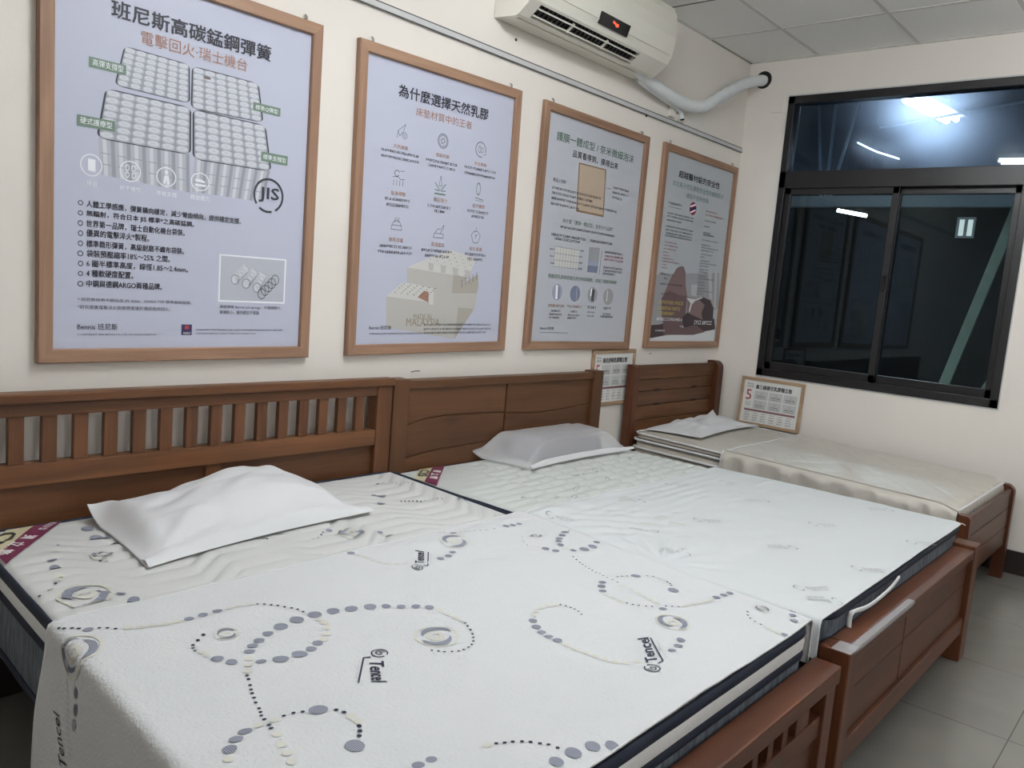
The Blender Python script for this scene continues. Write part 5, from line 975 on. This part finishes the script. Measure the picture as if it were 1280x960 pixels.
def logo_on(b, fn, T, off=.0013):
    A, B_, C_, S, U0, U1 = T
    gx, gy = A[0] - C_[0], A[1] - C_[1]; gl = math.hypot(gx, gy)
    d0 = ((U0[0] - A[0]) * gx + (U0[1] - A[1]) * gy) / gl
    if d0 < gl * .42:
        k_ = (gl * .42 - d0) / gl; U0 = (U0[0] + gx * k_, U0[1] + gy * k_); U1 = (U1[0] + gx * k_, U1[1] + gy * k_)
    h = math.hypot(C_[0] - A[0], C_[1] - A[1]); r = h * .62
    text_on(b, fn, 'Tencel', A, B_, C_, 1, .8, off)
    dx, dy = (B_[0] - A[0]), (B_[1] - A[1]); L_ = math.hypot(dx, dy); dx /= L_; dy /= L_
    a0 = math.atan2(dy, dx)
    flat_shape(b, fn, S[0], S[1], spiral_band(r * .95, r * .95, a0 - 5.2, a0 + .6, r * .16, 26, False), 1, off)
    flat_shape(b, fn, S[0], S[1], spiral_band(r * .62, r * .12, a0 - 4.5, a0 + 3.4, r * .14, 30, False), 1, off)
    stroke_on(b, fn, [(S[0] + (U0[0] - S[0]) * .55 + dx * r * .3, S[1] + (U0[1] - S[1]) * .55 + dy * r * .3), U0, U1], h * .13, 1, off)
    # faint strap line beyond the rule
    nx_, ny_ = (U0[0] - A[0]), (U0[1] - A[1]); k = math.hypot(nx_, ny_) or 1; nx_ /= k; ny_ /= k
    rnd = random.Random(5)
    for i in range(9):
        t = .15 + i * .085; p_ = (lerp(U0[0], U1[0], t) + nx_ * h * .45, lerp(U0[1], U1[1], t) + ny_ * h * .45)
        stroke_on(b, fn, [(p_[0] - nx_ * h * .12, p_[1] - ny_ * h * .12), (p_[0] + nx_ * h * .12 + dx * h * .15, p_[1] + ny_ * h * .12 + dy * h * .15)], h * .06, 4, off)

# ---- mattress A with zig-zag quilting and printed dots
def zz(x):
    p_ = .52; t = (x / p_) % 1.0
    if t < .30: return 0
    if t < .5: return (t - .30) / .2
    if t < .80: return 1
    return 1 - (t - .80) / .2
def quilt_a(x, y):
    s_ = (y + .105 * zz(x + .22)) / .070
    k = 1 - .75 * sstep(.36, .22, math.hypot((x - .86) * .9, y + .10))
    return (.012 * (abs(math.sin(math.pi * s_)) ** .55) - .007 + .002 * nz(x * 7, y * 7)) * k
KS = .068        # the near mattress lies slightly askew on its bed
MA = (.845, 2.405, -1.985, -.100)
def unskew(fn): return lambda x, y: fn(x - KS * (y + 1.985), y)
def prints_a(b, fn):
    fn = unskew(fn)
    for k, x, y, r in H1:
        if y < -.845 or not (MA[0] + .01 < x - KS * (y + 1.985) < MA[1] - .005): continue
        disc(b, fn, x, y, r, KI[k], .0030)
    for x, y, r in SH1: swirl_on(b, fn, x, y, r, .0032, 1.2)
    # corner label tape
    def tape(q, mat, off):
        n = 10; m_ = 4
        P = []
        for i in range(n + 1):
            for j in range(m_ + 1):
                a = Vector(q[0]).lerp(Vector(q[1]), i / n); c = Vector(q[3]).lerp(Vector(q[2]), i / n); p_ = a.lerp(c, j / m_)
                w_ = fn(p_.x, p_.y); P.append((w_[0], w_[1], w_[2] + off))
        b.add(P, [(i * (m_ + 1) + j, (i + 1) * (m_ + 1) + j, (i + 1) * (m_ + 1) + j + 1, i * (m_ + 1) + j + 1) for i in range(n) for j in range(m_)], mat, True)
    tape([(.974, -.215), (1.055, -.112), (1.135, -.112), (.966, -.335)], 4, .004)
    tape([(.966, -.318), (1.128, -.112), (1.205, -.112), (.962, -.400)], 5, .0045)
    dv, up = Vector((-.70, -.714)), Vector((.714, -.70))
    def glyph(body, cx, cy, L_, h, mat, bold, off):
        a_ = Vector((cx, cy)) - dv * L_ / 2 - up * h / 2; e_ = a_ + dv * L_; c_ = a_ + up * h
        text_on(b, fn, body, a_, e_, c_, mat, bold, off)
    glyph('CIS', 1.000, -.212, .150, .045, 6, 1.0, .0065)
    for s_, cx, cy in (('獨', 1.075, -.225), ('立', 1.030, -.270), ('筒', .985, -.318)): glyph(s_, cx, cy, .036, .036, 7, .8, .007)
    glyph('乳膠床墊', 1.150, -.150, .075, .022, 7, 0, .007)
    return [M[k] for k in PM] + [M['label_beige'], M['label_maroon'], M['label_ink'], M['label_white']]
ya = frange(-1.985, -.90, 20)[:-1] + frange(-.90, -.100, 110)
MB.shear = KS
mat_a, top_a = mattress('mattress', 'thick mattress with printed dots and zig-zag quilting on the slatted bed', *MA, .318, .572, quilt_a, M['quilt'], True, frange(MA[0], MA[1], 160), ya, prints_a)

MB.shear = 0.0
# ---- mattress B with small scalloped quilting
def quilt_b(x, y):
    col = (x - 2.57) / .12
    if x < 2.80: col = (x - 2.57) / .23
    ph = (math.floor(col) % 2) * .5
    fx_ = col - math.floor(col)
    s_ = (y + .012 * math.sin(math.pi * fx_)) / .066 + ph * .35
    h = abs(math.sin(math.pi * s_)) ** .55 * (.62 + .38 * min(1, 4 * min(fx_, 1 - fx_)))
    k = 1 - .85 * sstep(.42, .32, math.hypot(x - 2.62, y + .10))
    return (.024 * h - .017 + .0015 * nz(x * 9, y * 9)) * k
MBX = (2.568, 4.085, -1.985, -.088)
def prints_b(b, fn):
    rnd = random.Random(3)
    for (x, y) in ((3.28, -.53), (3.33, -.54), (3.38, -.55), (3.43, -.53), (2.86, -.74), (3.05, -.70), (2.93, -.78), (3.35, -.66), (3.72, -.62), (3.85, -.45), (3.80, -.30), (2.75, -.66)):
        stroke_on(b, fn, [(x, y), (x + .02, y + .006), (x + .04, y - .002)], .003, 1, .002)
        stroke_on(b, fn, [(x + .008, y - .012), (x + .03, y - .012)], .0025, 1, .002)
    def tape(q, mat, off):
        n = 10; m_ = 4; P = []
        for i in range(n + 1):
            for j in range(m_ + 1):
                a = Vector(q[0]).lerp(Vector(q[1]), i / n); c = Vector(q[3]).lerp(Vector(q[2]), i / n); p_ = a.lerp(c, j / m_)
                w_ = fn(p_.x, p_.y); P.append((w_[0], w_[1], w_[2] + off))
        b.add(P, [(i * (m_ + 1) + j, (i + 1) * (m_ + 1) + j, (i + 1) * (m_ + 1) + j + 1, i * (m_ + 1) + j + 1) for i in range(n) for j in range(m_)], mat, True)
    tape([(2.576, -.205), (2.705, -.098), (2.792, -.098), (2.576, -.280)], 2, .004)
    tape([(2.576, -.270), (2.785, -.098), (2.862, -.098), (2.576, -.345)], 3, .0045)
    dv, up = Vector((-.765, -.644)), Vector((.644, -.765))
    def glyph(body, cx, cy, L_, h, mat, bold, off):
        a_ = Vector((cx, cy)) - dv * L_ / 2 - up * h / 2; e_ = a_ + dv * L_; c_ = a_ + up * h
        text_on(b, fn, body, a_, e_, c_, mat, bold, off)
    glyph('CIS', 2.663, -.170, .120, .040, 4, 1.2, .006)
    for s_, cx, cy in (('獨', 2.735, -.178), ('立', 2.690, -.215), ('筒', 2.645, -.253)): glyph(s_, cx, cy, .036, .034, 5, .8, .0065)
    return [M['p_mid'], M['label_beige'], M['label_maroon'], M['label_ink'], M['label_white']]
yb = frange(-1.985, -.90, 16)[:-1] + frange(-.90, -.088, 110)
mat_b, top_b = mattress('mattress', 'mattress with small scalloped quilting on the middle bed', *MBX, .318, .556, quilt_b, M['quilt2'], False, frange(MBX[0], MBX[1], 180), yb, prints_b)
# white carrying handle on the foot side
b = MB()
hp = smooth_path([(2.70, -2.002, .478), (2.70, -2.000, .517), (2.712, -2.006, .532), (2.80, -2.016, .527), (2.92, -2.014, .523), (3.05, -2.012, .528), (3.165, -2.004, .535), (3.172, -1.995, .515)], 4)
b.tube(hp, .0075, 8, flat=.5); b.build('carrying_handle', M['hem'], mat_b)
b = MB(); 
for y in (-2.007, ): b.box(2.565, 4.08, -1.996, -1.988, .474, .484, c=.003)
b.build('piping', M['navy'], mat_b)

# ---- bed C: thin mattress and topper
def soft_slab(root_or_none, name, m, x0, x1, y0, y1, z0, z1f, z1h, rnd=.02, parent=None, tag_=None, edge_m=None):
    b = MB(); n = 22
    def ring(e, k): 
        lp = dense(rr_loop(x0 - e, x1 + e, y0 - e, y1 + e, .05 + e, 0), .08)
        out = []
        for x, y, _ in lp:
            t = (y - y0) / (y1 - y0); zt = lerp(z1f, z1h, t); out.append((x, y, lerp(z0, zt, k) + .0015 * nz(x * 8, y * 8, k)))
        return out
    b.loft([ring(-rnd, 0), ring(-rnd * .3, .08), ring(0, .3), ring(0, .7), ring(-rnd * .3, .93), ring(-rnd, 1)], mat=1, cap0=True)
    def fn(x, y):
        t = (y - y0) / (y1 - y0); d = min(x - x0, x1 - x, y - y0, y1 - y) - rnd
        return (x, y, lerp(z1f, z1h, t) + .006 * sstep(0, .12, d) + .003 * nz(x * 6, y * 6) * sstep(0, .1, d))
    b.grid(fn, frange(x0 + rnd, x1 - rnd, 26), frange(y0 + rnd, y1 - rnd, 40))
    return b.build(name, [m, edge_m or m], parent)
mat_c = thing('mattress', 'beige damask mattress on the single bed beside the window wall', 'mattress', (4.98, -1.0, .318), 'mattresses on the beds')
soft_slab(None, 'mattress_body', M['satin2'], 4.446, 5.530, -1.895, -.105, .318, .508, .545, parent=mat_c, edge_m=M['beige_edge'])
for z_, zf in ((.548, .511), (.500, .465)):
    b = MB(); lp = dense(rr_loop(4.440, 5.536, -1.898, -.100, .055, 0), .06)
    b.tube([(x, y, lerp(zf, z_, (y + 1.898) / 1.798)) for x, y, _ in lp], .0075, 8, closed=True); b.build('piping', M['hem'], mat_c)
tp = thing('mattress_topper', 'thin beige topper lying on the single bed mattress', 'topper', (4.98, -1.0, .53))
soft_slab(None, 'topper_body', M['satin2'], 4.448, 5.53, -1.895, -.115, .552 - .037, .537, .592, parent=tp, edge_m=M['beige_edge'])
tp.children[0].data  # keep
for o_ in [tp.children[0]]:
    for v in o_.data.vertices:
        w_ = v.co + tp.location
        t = (w_.y + 1.895) / 1.78
        lo = lerp(.519, .557, t)
        if w_.z < lo: v.co.z = lo - tp.location.z
b = MB(); lp = dense(rr_loop(4.442, 5.536, -1.9, -.11, .055, 0), .06)
b.tube([(x, y, lerp(.535, .588, (y + 1.9) / 1.79)) for x, y, _ in lp], .006, 8, closed=True); b.build('piping', M['hem'], tp)

# ================================================================== COVERS SPREAD ON THE MATTRESSES
# cover A: knitted cloth with printed dots over the lower part of the near mattress
CXL, CZT, CY0, CY1 = .826, .5835, -.850, -1.986
def ca_right(y): return lerp(2.468, 2.428, sstep(-.85, -1.75, y))
def ca_drop(y): return lerp(.030, .125, sstep(-1.2, -1.95, y))
def cover_a_pt(s, y):
    """s: cloth distance, 0 at the left mattress edge (negative hangs down), y along the bed"""
    r = .020
    xr = ca_right(y); S = xr - CXL
    foot = sstep(-1.955, -2.000, y)
    hem = .002 * nz(s * 14, y * 14)
    if s < r:
        if s > -r:
            a = (s + r) / (2 * r) * math.pi / 2
            x = CXL + r - r * math.cos(a); z = CZT - r + r * math.sin(a)
        else:
            d = -s - r
            x = CXL - .020 * sstep(0, .5, d) + .010 * math.sin(y * 16 + d * 3) * sstep(.02, .3, d) - .012 * sstep(-1.2, -.85, y) * sstep(0, .2, d); z = CZT - r - d
    elif s > S - .02:
        d = s - S + .02; rr_ = .022
        if d < rr_ * 1.57:
            a = d / rr_; x = xr - .02 + rr_ * math.sin(a); z = CZT - rr_ + rr_ * math.cos(a)
        else:
            x = xr - .02 + rr_ + .004 * math.sin(y * 30); z = CZT - rr_ - (d - rr_ * 1.57)
    else:
        x = CXL + s; z = CZT
    w = sstep(-.02, .12, s) * sstep(0, .1, S - s)
    z += w * (.008 * nz(x * 2.0, y * 6.5 + x * .8) + .0045 * nz(x * 4 + 3, y * 12 + x * 4) + .0045 * math.sin(y * 46 + 5 * nz(x * 1.6, y * 2)) * sstep(-1.35, -.9, y) * (.4 + nz(x * 3, y * 3)))
    z += w * .0025 * nz(x * 13 + y * 6, y * 26)
    z -= sstep(-1.955, -1.986, y) * .003 * sstep(0, .03, s)
    return (x, y + (.004 * nz(x * 5, 1.7) if y < -1.978 or y > -.86 else 0), z)
def ca_fn(x, y): return cover_a_pt(x - KS * (y + 1.985) - CXL, y)
MB.shear = KS
ca = thing('mattress_cover', 'white knitted cover with printed dots and swirls draped over the near mattress', 'mattress cover', (1.65, -1.42, .58), 'covers spread on the mattresses')
b = MB()
ys_ = frange(CY1, CY0, 96)
NS = 150
def ca_s(u, y):
    S = ca_right(y) - CXL; lo, hi = -.52, S + ca_drop(y)
    return lerp(lo, hi, u)
b.grid(lambda u, y: cover_a_pt(ca_s(u, y), y), frange(0, 1, NS), ys_)
for k, x, y, r in C1:
    if y < -1.982 or y > -.86: continue
    disc(b, ca_fn, x, y, r, KI[k], .0016, 14)
for i, (x, y, r) in enumerate(S1): swirl_on(b, ca_fn, x, y, r, .0016, .3 * i)
for T in T1: logo_on(b, ca_fn, T, .0016)
# prints on the hanging side: use cloth distance below the edge
dr_fn = lambda s, y: cover_a_pt(s, y)
def side_dec(quads_pts, mat, off=.002):
    P = [cover_a_pt(s, y) for s, y in quads_pts]; b.add([(p_[0] - off, p_[1], p_[2] + .0004) for p_ in P], [tuple(range(len(P)))], mat)
for (y, z) in ((-1.054, .508), (-1.058, .472), (-1.056, .438)):
    side_dec([(z - CZT + .013 * math.sin(R(a)), y + .009 * math.cos(R(a))) for a in range(0, 360, 30)], 2)
def swirl_fold(s0, y0, r):
    for (r0, r1, a0, a1, w_, m_) in ((.92, .92, 0, 6.283, .10, 3), (.74, .62, .9, 4.2, .24, 2), (.74, .62, 4.6, 7.0, .26, 2), (.46, .10, .7, 9, .22, 3)):
        for q in spiral_band(r0 * r, r1 * r, a0, a1, w_ * r, 30, r0 != .92):
            P = [cover_a_pt(s0 + u, y0 + v) for u, v in q]; k = sstep(.02, -.02, s0 + q[0][0])
            b.add([(p_[0] - .0018 * k, p_[1], p_[2] + .0018 * (1 - k) + .0002) for p_ in P], [(0, 1, 2, 3)], m_)
swirl_fold(.0, -1.01, .065)
vs, fs = text_shape('Tencel', .5)
P = []
for s_, t_ in vs:
    z = lerp(.335, .430, s_); y = lerp(-1.045, -.985, s_) + .030 * t_
    q = cover_a_pt(z - CZT, y); P.append((q[0] - .002, q[1], q[2]))
b.add(P, fs, 1)
for i in range(12):
    z = .37 + i * .012; y = -1.05 + i * .004; side_dec([(z - CZT, y - .006), (z - CZT + .004, y + .008), (z - CZT + .006, y + .008), (z - CZT + .002, y - .006)], 4)
b.build('cover_cloth', [M['cloth']] + [M[k] for k in PM] + [M['p_pale']], ca)
for nm, yy in (('hem', CY0), ('hem', CY1)):
    h_ = MB(); h_.tube([cover_a_pt(ca_s(u, yy), yy) for u in frange(0, 1, 110)], .0028, 6); h_.build(nm, M['hem'], ca)

MB.shear = 0.0
# cover B: plain white cover over the lower part of the middle mattress
def cb_left(y): return lerp(2.548, 2.492, sstep(-.85, -1.75, y))
def cb_right(y): return lerp(4.085, 4.165, sstep(-.84, -1.95, y))
def cover_b_pt(s, y):
    """s in metres from the left fold (negative hangs into the gap)"""
    xl, xr = cb_left(y), cb_right(y); zt = .5655
    r = .025; x = xl + s
    if s < 0:
        d = -s
        a = min(d / r, math.pi / 2); x = xl - r * math.sin(a) * .6; z = zt - r + r * math.cos(a) - max(0, d - r * math.pi / 2)
    else: z = zt
    w = sstep(-.01, .10, s) * sstep(0, .08, xr - x)
    # soft ridges of the quilting below
    z += w * (.0030 * math.sin(2 * math.pi * y / .058 + 1.5 * nz(x * 5, y * 4)) * sstep(-1.5, -1.0, y) * (.6 + .8 * nz(x * 6, y * 9)) + .006 * nz(x * 2.5, y * 6) + .0025 * nz(x * 8, y * 16))
    # bunched cloth along the near upper corner, creases fanning from the overlap
    lump = math.exp(-(((x - 2.62) / .10) ** 2 + ((y + .905) / .045) ** 2)); z += .026 * lump
    lump2 = math.exp(-(((x - 2.82) / .16) ** 2 + ((y + .885) / .030) ** 2)); z += .014 * lump2
    fan = math.exp(-(((x - 2.62) / .20) ** 2 + ((y + 1.36) / .22) ** 2))
    ang = math.atan2(y + 1.47, x - 2.50); z += fan * .010 * (math.sin(ang * 17) * .5 + .5) * sstep(.0, .08, s)
    z += .0045 * math.sin((y + x * .8) * 60 + 3 * nz(x * 4, y * 4)) * math.exp(-(((x - 2.75) / .25) ** 2 + ((y + 1.13) / .16) ** 2))
    z -= sstep(-1.955, -1.99, y) * .003 * (1 + .6 * math.sin(x * 5))
    # stiff right corner juts out and dips a little
    z -= .018 * sstep(4.09, 4.17, x)
    return (x, y, max(z, .40 if s < 0 else .54))
def cb_fn(x, y): return cover_b_pt(x - cb_left(y), y)
cbv = thing('mattress_cover', 'plain white cover with faint pale marks spread over the middle mattress', 'mattress cover', (3.3, -1.42, .57), 'covers spread on the mattresses')
b = MB()
def cb_s(u, y): return lerp(-.02 - .11 * sstep(-1.6, -1.97, y), cb_right(y) - cb_left(y), u)
b.grid(lambda u, y: cover_b_pt(cb_s(u, y), y), frange(0, 1, 190), frange(-1.990, -.842, 120))
rnd = random.Random(11)
for i, (x, y) in enumerate(M2):
    if not (2.60 < x < 4.12 and -1.97 < y < -.88): 
        x = min(max(x, 2.62), 4.1); y = min(max(y, -1.94), -.89)
    flip = 1 if i % 2 else -1; sz = .017
    ang = R(-38) if i % 2 else R(142)
    ca_, sa_ = math.cos(ang), math.sin(ang)
    def wp(u, v): return (x + u * ca_ - v * sa_, y + u * sa_ + v * ca_)
    flat_shape(b, cb_fn, *wp(-.05, .010), spiral_band(sz, sz * .55, .6 + ang, 4.6 + ang, .0035, 14), 2, .0018)
    flat_shape(b, cb_fn, *wp(-.05, -.008), spiral_band(sz * .8, sz * .4, 3.4 + ang, 6.9 + ang, .0035, 12), 2, .0018)
    text_on(b, cb_fn, 'Bennis', wp(-.025, -.004), wp(.045, -.004), wp(-.025, .016), 1, .0, .0018)
    text_on(b, cb_fn, '班尼斯', wp(-.02, -.026), wp(.04, -.026), wp(-.02, -.010), 1, .0, .0018)
b.build('cover_cloth', [M['cloth2'], M['p_pale'], M['p_mid']], cbv)
for yy in (-.842, -1.990):
    h_ = MB(); h_.tube([cover_b_pt(cb_s(u, yy), yy) for u in frange(0, 1, 120)], .0026, 6); h_.build('hem', M['hem'], cbv)

# cover C: beige satin fitted cover with gathered skirt on the single mattress
def cover_c_pt(s, t):
    """s: across from the skirt bottom (metres, 0 at the near top edge), t 0 head .. 1 foot"""
    y = lerp(-.705, -1.902, t); zt = lerp(.590, .556, t) - .022 * sstep(.93, 1.0, t)
    x0, x1 = 4.424, 5.545; r = .022
    if s < 0:
        d = -s
        a = min(d / r, math.pi / 2); x = x0 + r - r * math.sin(a); z = zt - r + r * math.cos(a) - max(0, d - r * 1.57)
        k = sstep(.012, .06, d)
        x -= k * max(-.004, .008 + .010 * math.sin(y * 34 + 6 * nz(y * 5, 0)) + .007 * nz(y * 22, d * 4))
    else:
        x = x0 + r + s; z = zt
        if x > x1 - .02: z -= .03 * sstep(x1 - .02, x1 + .03, x)
    w = sstep(-.01, .08, s)
    z += w * (.006 * nz(x * 4, y * 5) + .0035 * nz(x * 11, y * 9) - .004 * math.exp(-(math.sin((x * .8 + y) * 13) / .16) ** 2) - .004 * math.exp(-(math.sin((x * .8 - y) * 13) / .16) ** 2))
    z += .003 * math.exp(-((s - .004) / .012) ** 2) * (.7 + .5 * nz(y * 30, 2))
    return (x, y, z)
cc = thing('mattress_cover', 'beige satin fitted cover with gathered skirt on the single bed', 'mattress cover', (4.98, -1.3, .57), 'covers spread on the mattresses')
b = MB(); b.grid(lambda s, t: cover_c_pt(s, t), frange(-.14, 0, 14)[:-1] + frange(0, 1.085, 90), frange(0, 1, 200), flip=True)
b.build('cover_cloth', M['satin'], cc)
b = MB()   # gathered foot side of the skirt
def foot_pt(s, d):
    x, y, z = cover_c_pt(s, 1.0); k = sstep(.0, .05, d)
    return (x, y - .012 * math.sin(min(1.57, d / .02)) * .6 - .0 + k * .006 * math.sin(x * 80), z - max(0, d - .004))
b.grid(foot_pt, frange(0, 1.085, 90), frange(0, .05, 6)); b.build('skirt', M['satin'], cc)
b = MB(); b.tube([(q[0] - .002, q[1], q[2] + .003) for q in [cover_c_pt(0.0, t) for t in frange(0, 1, 90)]], .0045, 6); b.build('seam_ruffle', M['satin'], cc)
b = MB(); b.tube([cover_c_pt(s, 0.0) for s in frange(-.14, 1.085, 70)], .004, 6); b.build('hem', M['hem'], cc)

# ================================================================== PILLOWS IN BAGS
def bag_pillow(name, label, FL, FR, RL, RR, z0fn, H, prof, mat, seed, inner=None, hem=True, hemw=.085, wr=.012, tips=(0, 0, 0, 0), n=64, bow=.02, ridges=()):
    """corner points (x, y) on the mattress; prof(s, t) 0..1 fullness; tips: lift of FL, FR, RL, RR corners"""
    c = [(FL[i] + FR[i] + RL[i] + RR[i]) / 4 for i in (0, 1)]
    zc = z0fn(c[0], c[1])
    root = thing(name, label, 'pillow', (c[0], c[1], zc), 'pillows in white bags')
    def plan(s, t):
        # edges bow inwards, corners stay out
        px = lerp(lerp(FL[0], FR[0], s), lerp(RL[0], RR[0], s), t); py = lerp(lerp(FL[1], FR[1], s), lerp(RL[1], RR[1], s), t)
        bs = 4 * t * (1 - t); bt = 4 * s * (1 - s)
        px += (.5 - s) * bow * bs * abs(2 * s - 1); py += (.5 - t) * .03 * bt * abs(2 * t - 1) * 2
        return px, py
    def lift(s, t):
        q = 0
        for (a, e, l) in ((0, 0, tips[0]), (1, 0, tips[1]), (0, 1, tips[2]), (1, 1, tips[3])):
            q += l * max(0, 1 - math.hypot(s - a, t - e) / .22) ** 1.5
        return q
    def topf(s, t):
        x, y = plan(s, t); f = prof(s, t)
        k = max(0.0, min(1, 16 * s * (1 - s) * t * (1 - t) * 2.0))
        creases = 0
        for j, (cx, cy) in enumerate(((0, 0), (1, 0), (0, 1), (1, 1))):
            a = math.atan2(t - cy, s - cx); dd = math.hypot(s - cx, t - cy)
            creases += math.sin(a * 13 + seed + j) * math.exp(-((dd - .22) / .2) ** 2)
        z = z0fn(x, y) + .010 + H * f + k * (wr * (nz(s * 3.2 + seed, t * 3.2) + .6 * nz(s * 7 + seed, t * 7)) + wr * .35 * creases) + lift(s, t)
        for (sa, ta, sb, tb, wd, am) in ridges:
            vx, vy = sb - sa, tb - ta; L2 = vx * vx + vy * vy; q = max(0, min(1, ((s - sa) * vx + (t - ta) * vy) / L2))
            dd = math.hypot(s - sa - vx * q, t - ta - vy * q); z += k * am * math.exp(-(dd / wd) ** 2) * (1 - .5 * q)
        return (x, y, max(z, z0fn(x, y) + .008))
    def botf(s, t):
        x, y = plan(s, t); T_ = topf(s, t)[2]; z = z0fn(x, y) + .006 + lift(s, t)
        return (x, y, min(z, T_ - .0015))
    b = MB(); g_ = frange(0, 1, n)
    b.grid(topf, g_, g_); b.grid(botf, g_, g_, flip=True)
    edge = [(s, 0) for s in g_[:-1]] + [(1, t) for t in g_[:-1]] + [(s, 1) for s in g_[:0:-1]] + [(0, t) for t in g_[:0:-1]]
    m_ = len(edge); T_ = [topf(*e) for e in edge]; B_ = [botf(*e) for e in edge]
    b.add(T_ + B_, [(i, m_ + i, m_ + (i + 1) % m_, (i + 1) % m_) for i in range(m_)], 0, True)
    b.build('bag', mat, root)
    if hem:
        h_ = MB()
        def hf(s, d):
            x, y, z = topf(s, hemw); x2, y2, z2 = topf(s, 0.0)
            x = lerp(x, x2, d); y = lerp(y, y2, d) - .014 * d; z = lerp(z, z2, d) + .007 * math.sin(math.pi * d) + .006 * (1 - d)
            return (x, y, z)
        h_.grid(hf, frange(.0, 1, 60), frange(0, 1, 4)); h_.build('bag_seam', M['bag_hem'], root)
    if inner: inner(root, z0fn)
    return root, topf

za_ = lambda x, y: .574 if y > -.85 else .588
def prof_a(s, t):
    h = lerp(.42, 1.0, min(1, s / .62)) if s < .62 else lerp(1.0, .30, sstep(.68, 1.04, s))
    a = sstep(-.01, .10, s) * sstep(-.01, .12, 1 - s)
    f = math.sin(math.pi / 2 * min(1, max(0, t - .02) / .50)) ** .9 * (1 - .55 * sstep(.78, 1.0, t))
    return a * f * h
bag_pillow('bagged_pillow', 'puffy pillow in an opaque white nonwoven bag on the near mattress', (1.222, -.640), (2.055, -.560), (1.262, -.150), (2.03, -.125), za_, .128, prof_a, M['bag'], 3.1, wr=.016, tips=(.0, .004, .045, .02),
            ridges=((.02, .95, .40, .55, .05, .006), (.05, .1, .35, .42, .05, .008), (.97, .08, .60, .40, .05, .010), (.42, .35, .60, .62, .06, .008), (.20, .60, .60, .66, .04, -.006), (.1, .45, .5, .30, .04, -.006), (.75, .75, .95, .30, .05, .008)))

zb_ = lambda x, y: .563
def prof_b(s, t):
    a = sstep(-.02, .20, s) * sstep(-.02, .24, 1 - s); f = sstep(.02, .12, t) * sstep(-.06, .10, 1 - t)
    return (.80 + .16 * math.sin(math.pi * t) + .08 * t) * (a * f)
def inner_b(root, z0fn):
    """contoured grey foam pillow showing through the sheer bag"""
    b = MB(); x0, x1, y0, y1 = 3.255, 3.815, -.325, -.095
    def contour(t): return .060 + .030 * math.exp(-((t - .80) / .2) ** 2) + .018 * math.exp(-((t - .15) / .16) ** 2)
    rings = []
    N = 26
    for s in frange(0, 1, 24):
        e = min(s, 1 - s); k = math.sqrt(max(.02, 1 - (1 - min(1, e / .07)) ** 2)); x = lerp(x0, x1, s)
        loop = []
        for t in frange(0, 1, N): 
            q = min(1, min(t, 1 - t) / .10); rz_ = math.sqrt(max(0, 1 - (1 - q) ** 2))
            loop.append((x, lerp(y0, y1, .5 + (t - .5) * (.6 + .4 * k)), z0fn(0, 0) + .010 + contour(t) * (.35 + .65 * rz_) * k))
        for t in frange(1, 0, N): loop.append((x, lerp(y0, y1, .5 + (t - .5) * (.6 + .4 * k)), z0fn(0, 0) + .016))
        rings.append(loop)
    b.loft(rings, cap0=True, cap1=True); b.build('foam_pillow', M['grey_pillow'], root)
bag_pillow('bagged_pillow', 'grey contoured pillow showing through a sheer white bag on the middle mattress', (3.135, -.385), (4.020, -.375), (3.065, -.060), (3.985, -.050), zb_, .125, prof_b, M['bag_thin'], 7.7, inner=inner_b, hemw=.045, wr=.006, tips=(.0, .008, .035, .0))

zc_f = lambda x, y: .600
def prof_c(s, t):
    a = max(0, 1 - abs(2 * s - 1) ** 2.2) ** .8; f = sstep(.0, .55, t) * (1 - .55 * sstep(.75, 1.0, t))
    return a * f * (.8 + .35 * s)
bag_pillow('bagged_pillow', 'flat crumpled pillow in a white bag on the single bed', (4.585, -.485), (5.470, -.440), (4.515, -.155), (5.40, -.130), zc_f, .058, prof_c, M['bag'], 12.4, wr=.014, tips=(.0, .0, .0, .06), hem=False,
            ridges=((.98, .98, .55, .5, .05, .022), (.02, .1, .45, .5, .05, .014), (.5, .98, .45, .2, .04, -.012), (.98, .05, .6, .45, .05, .012), (.25, .95, .3, .3, .04, .012)))
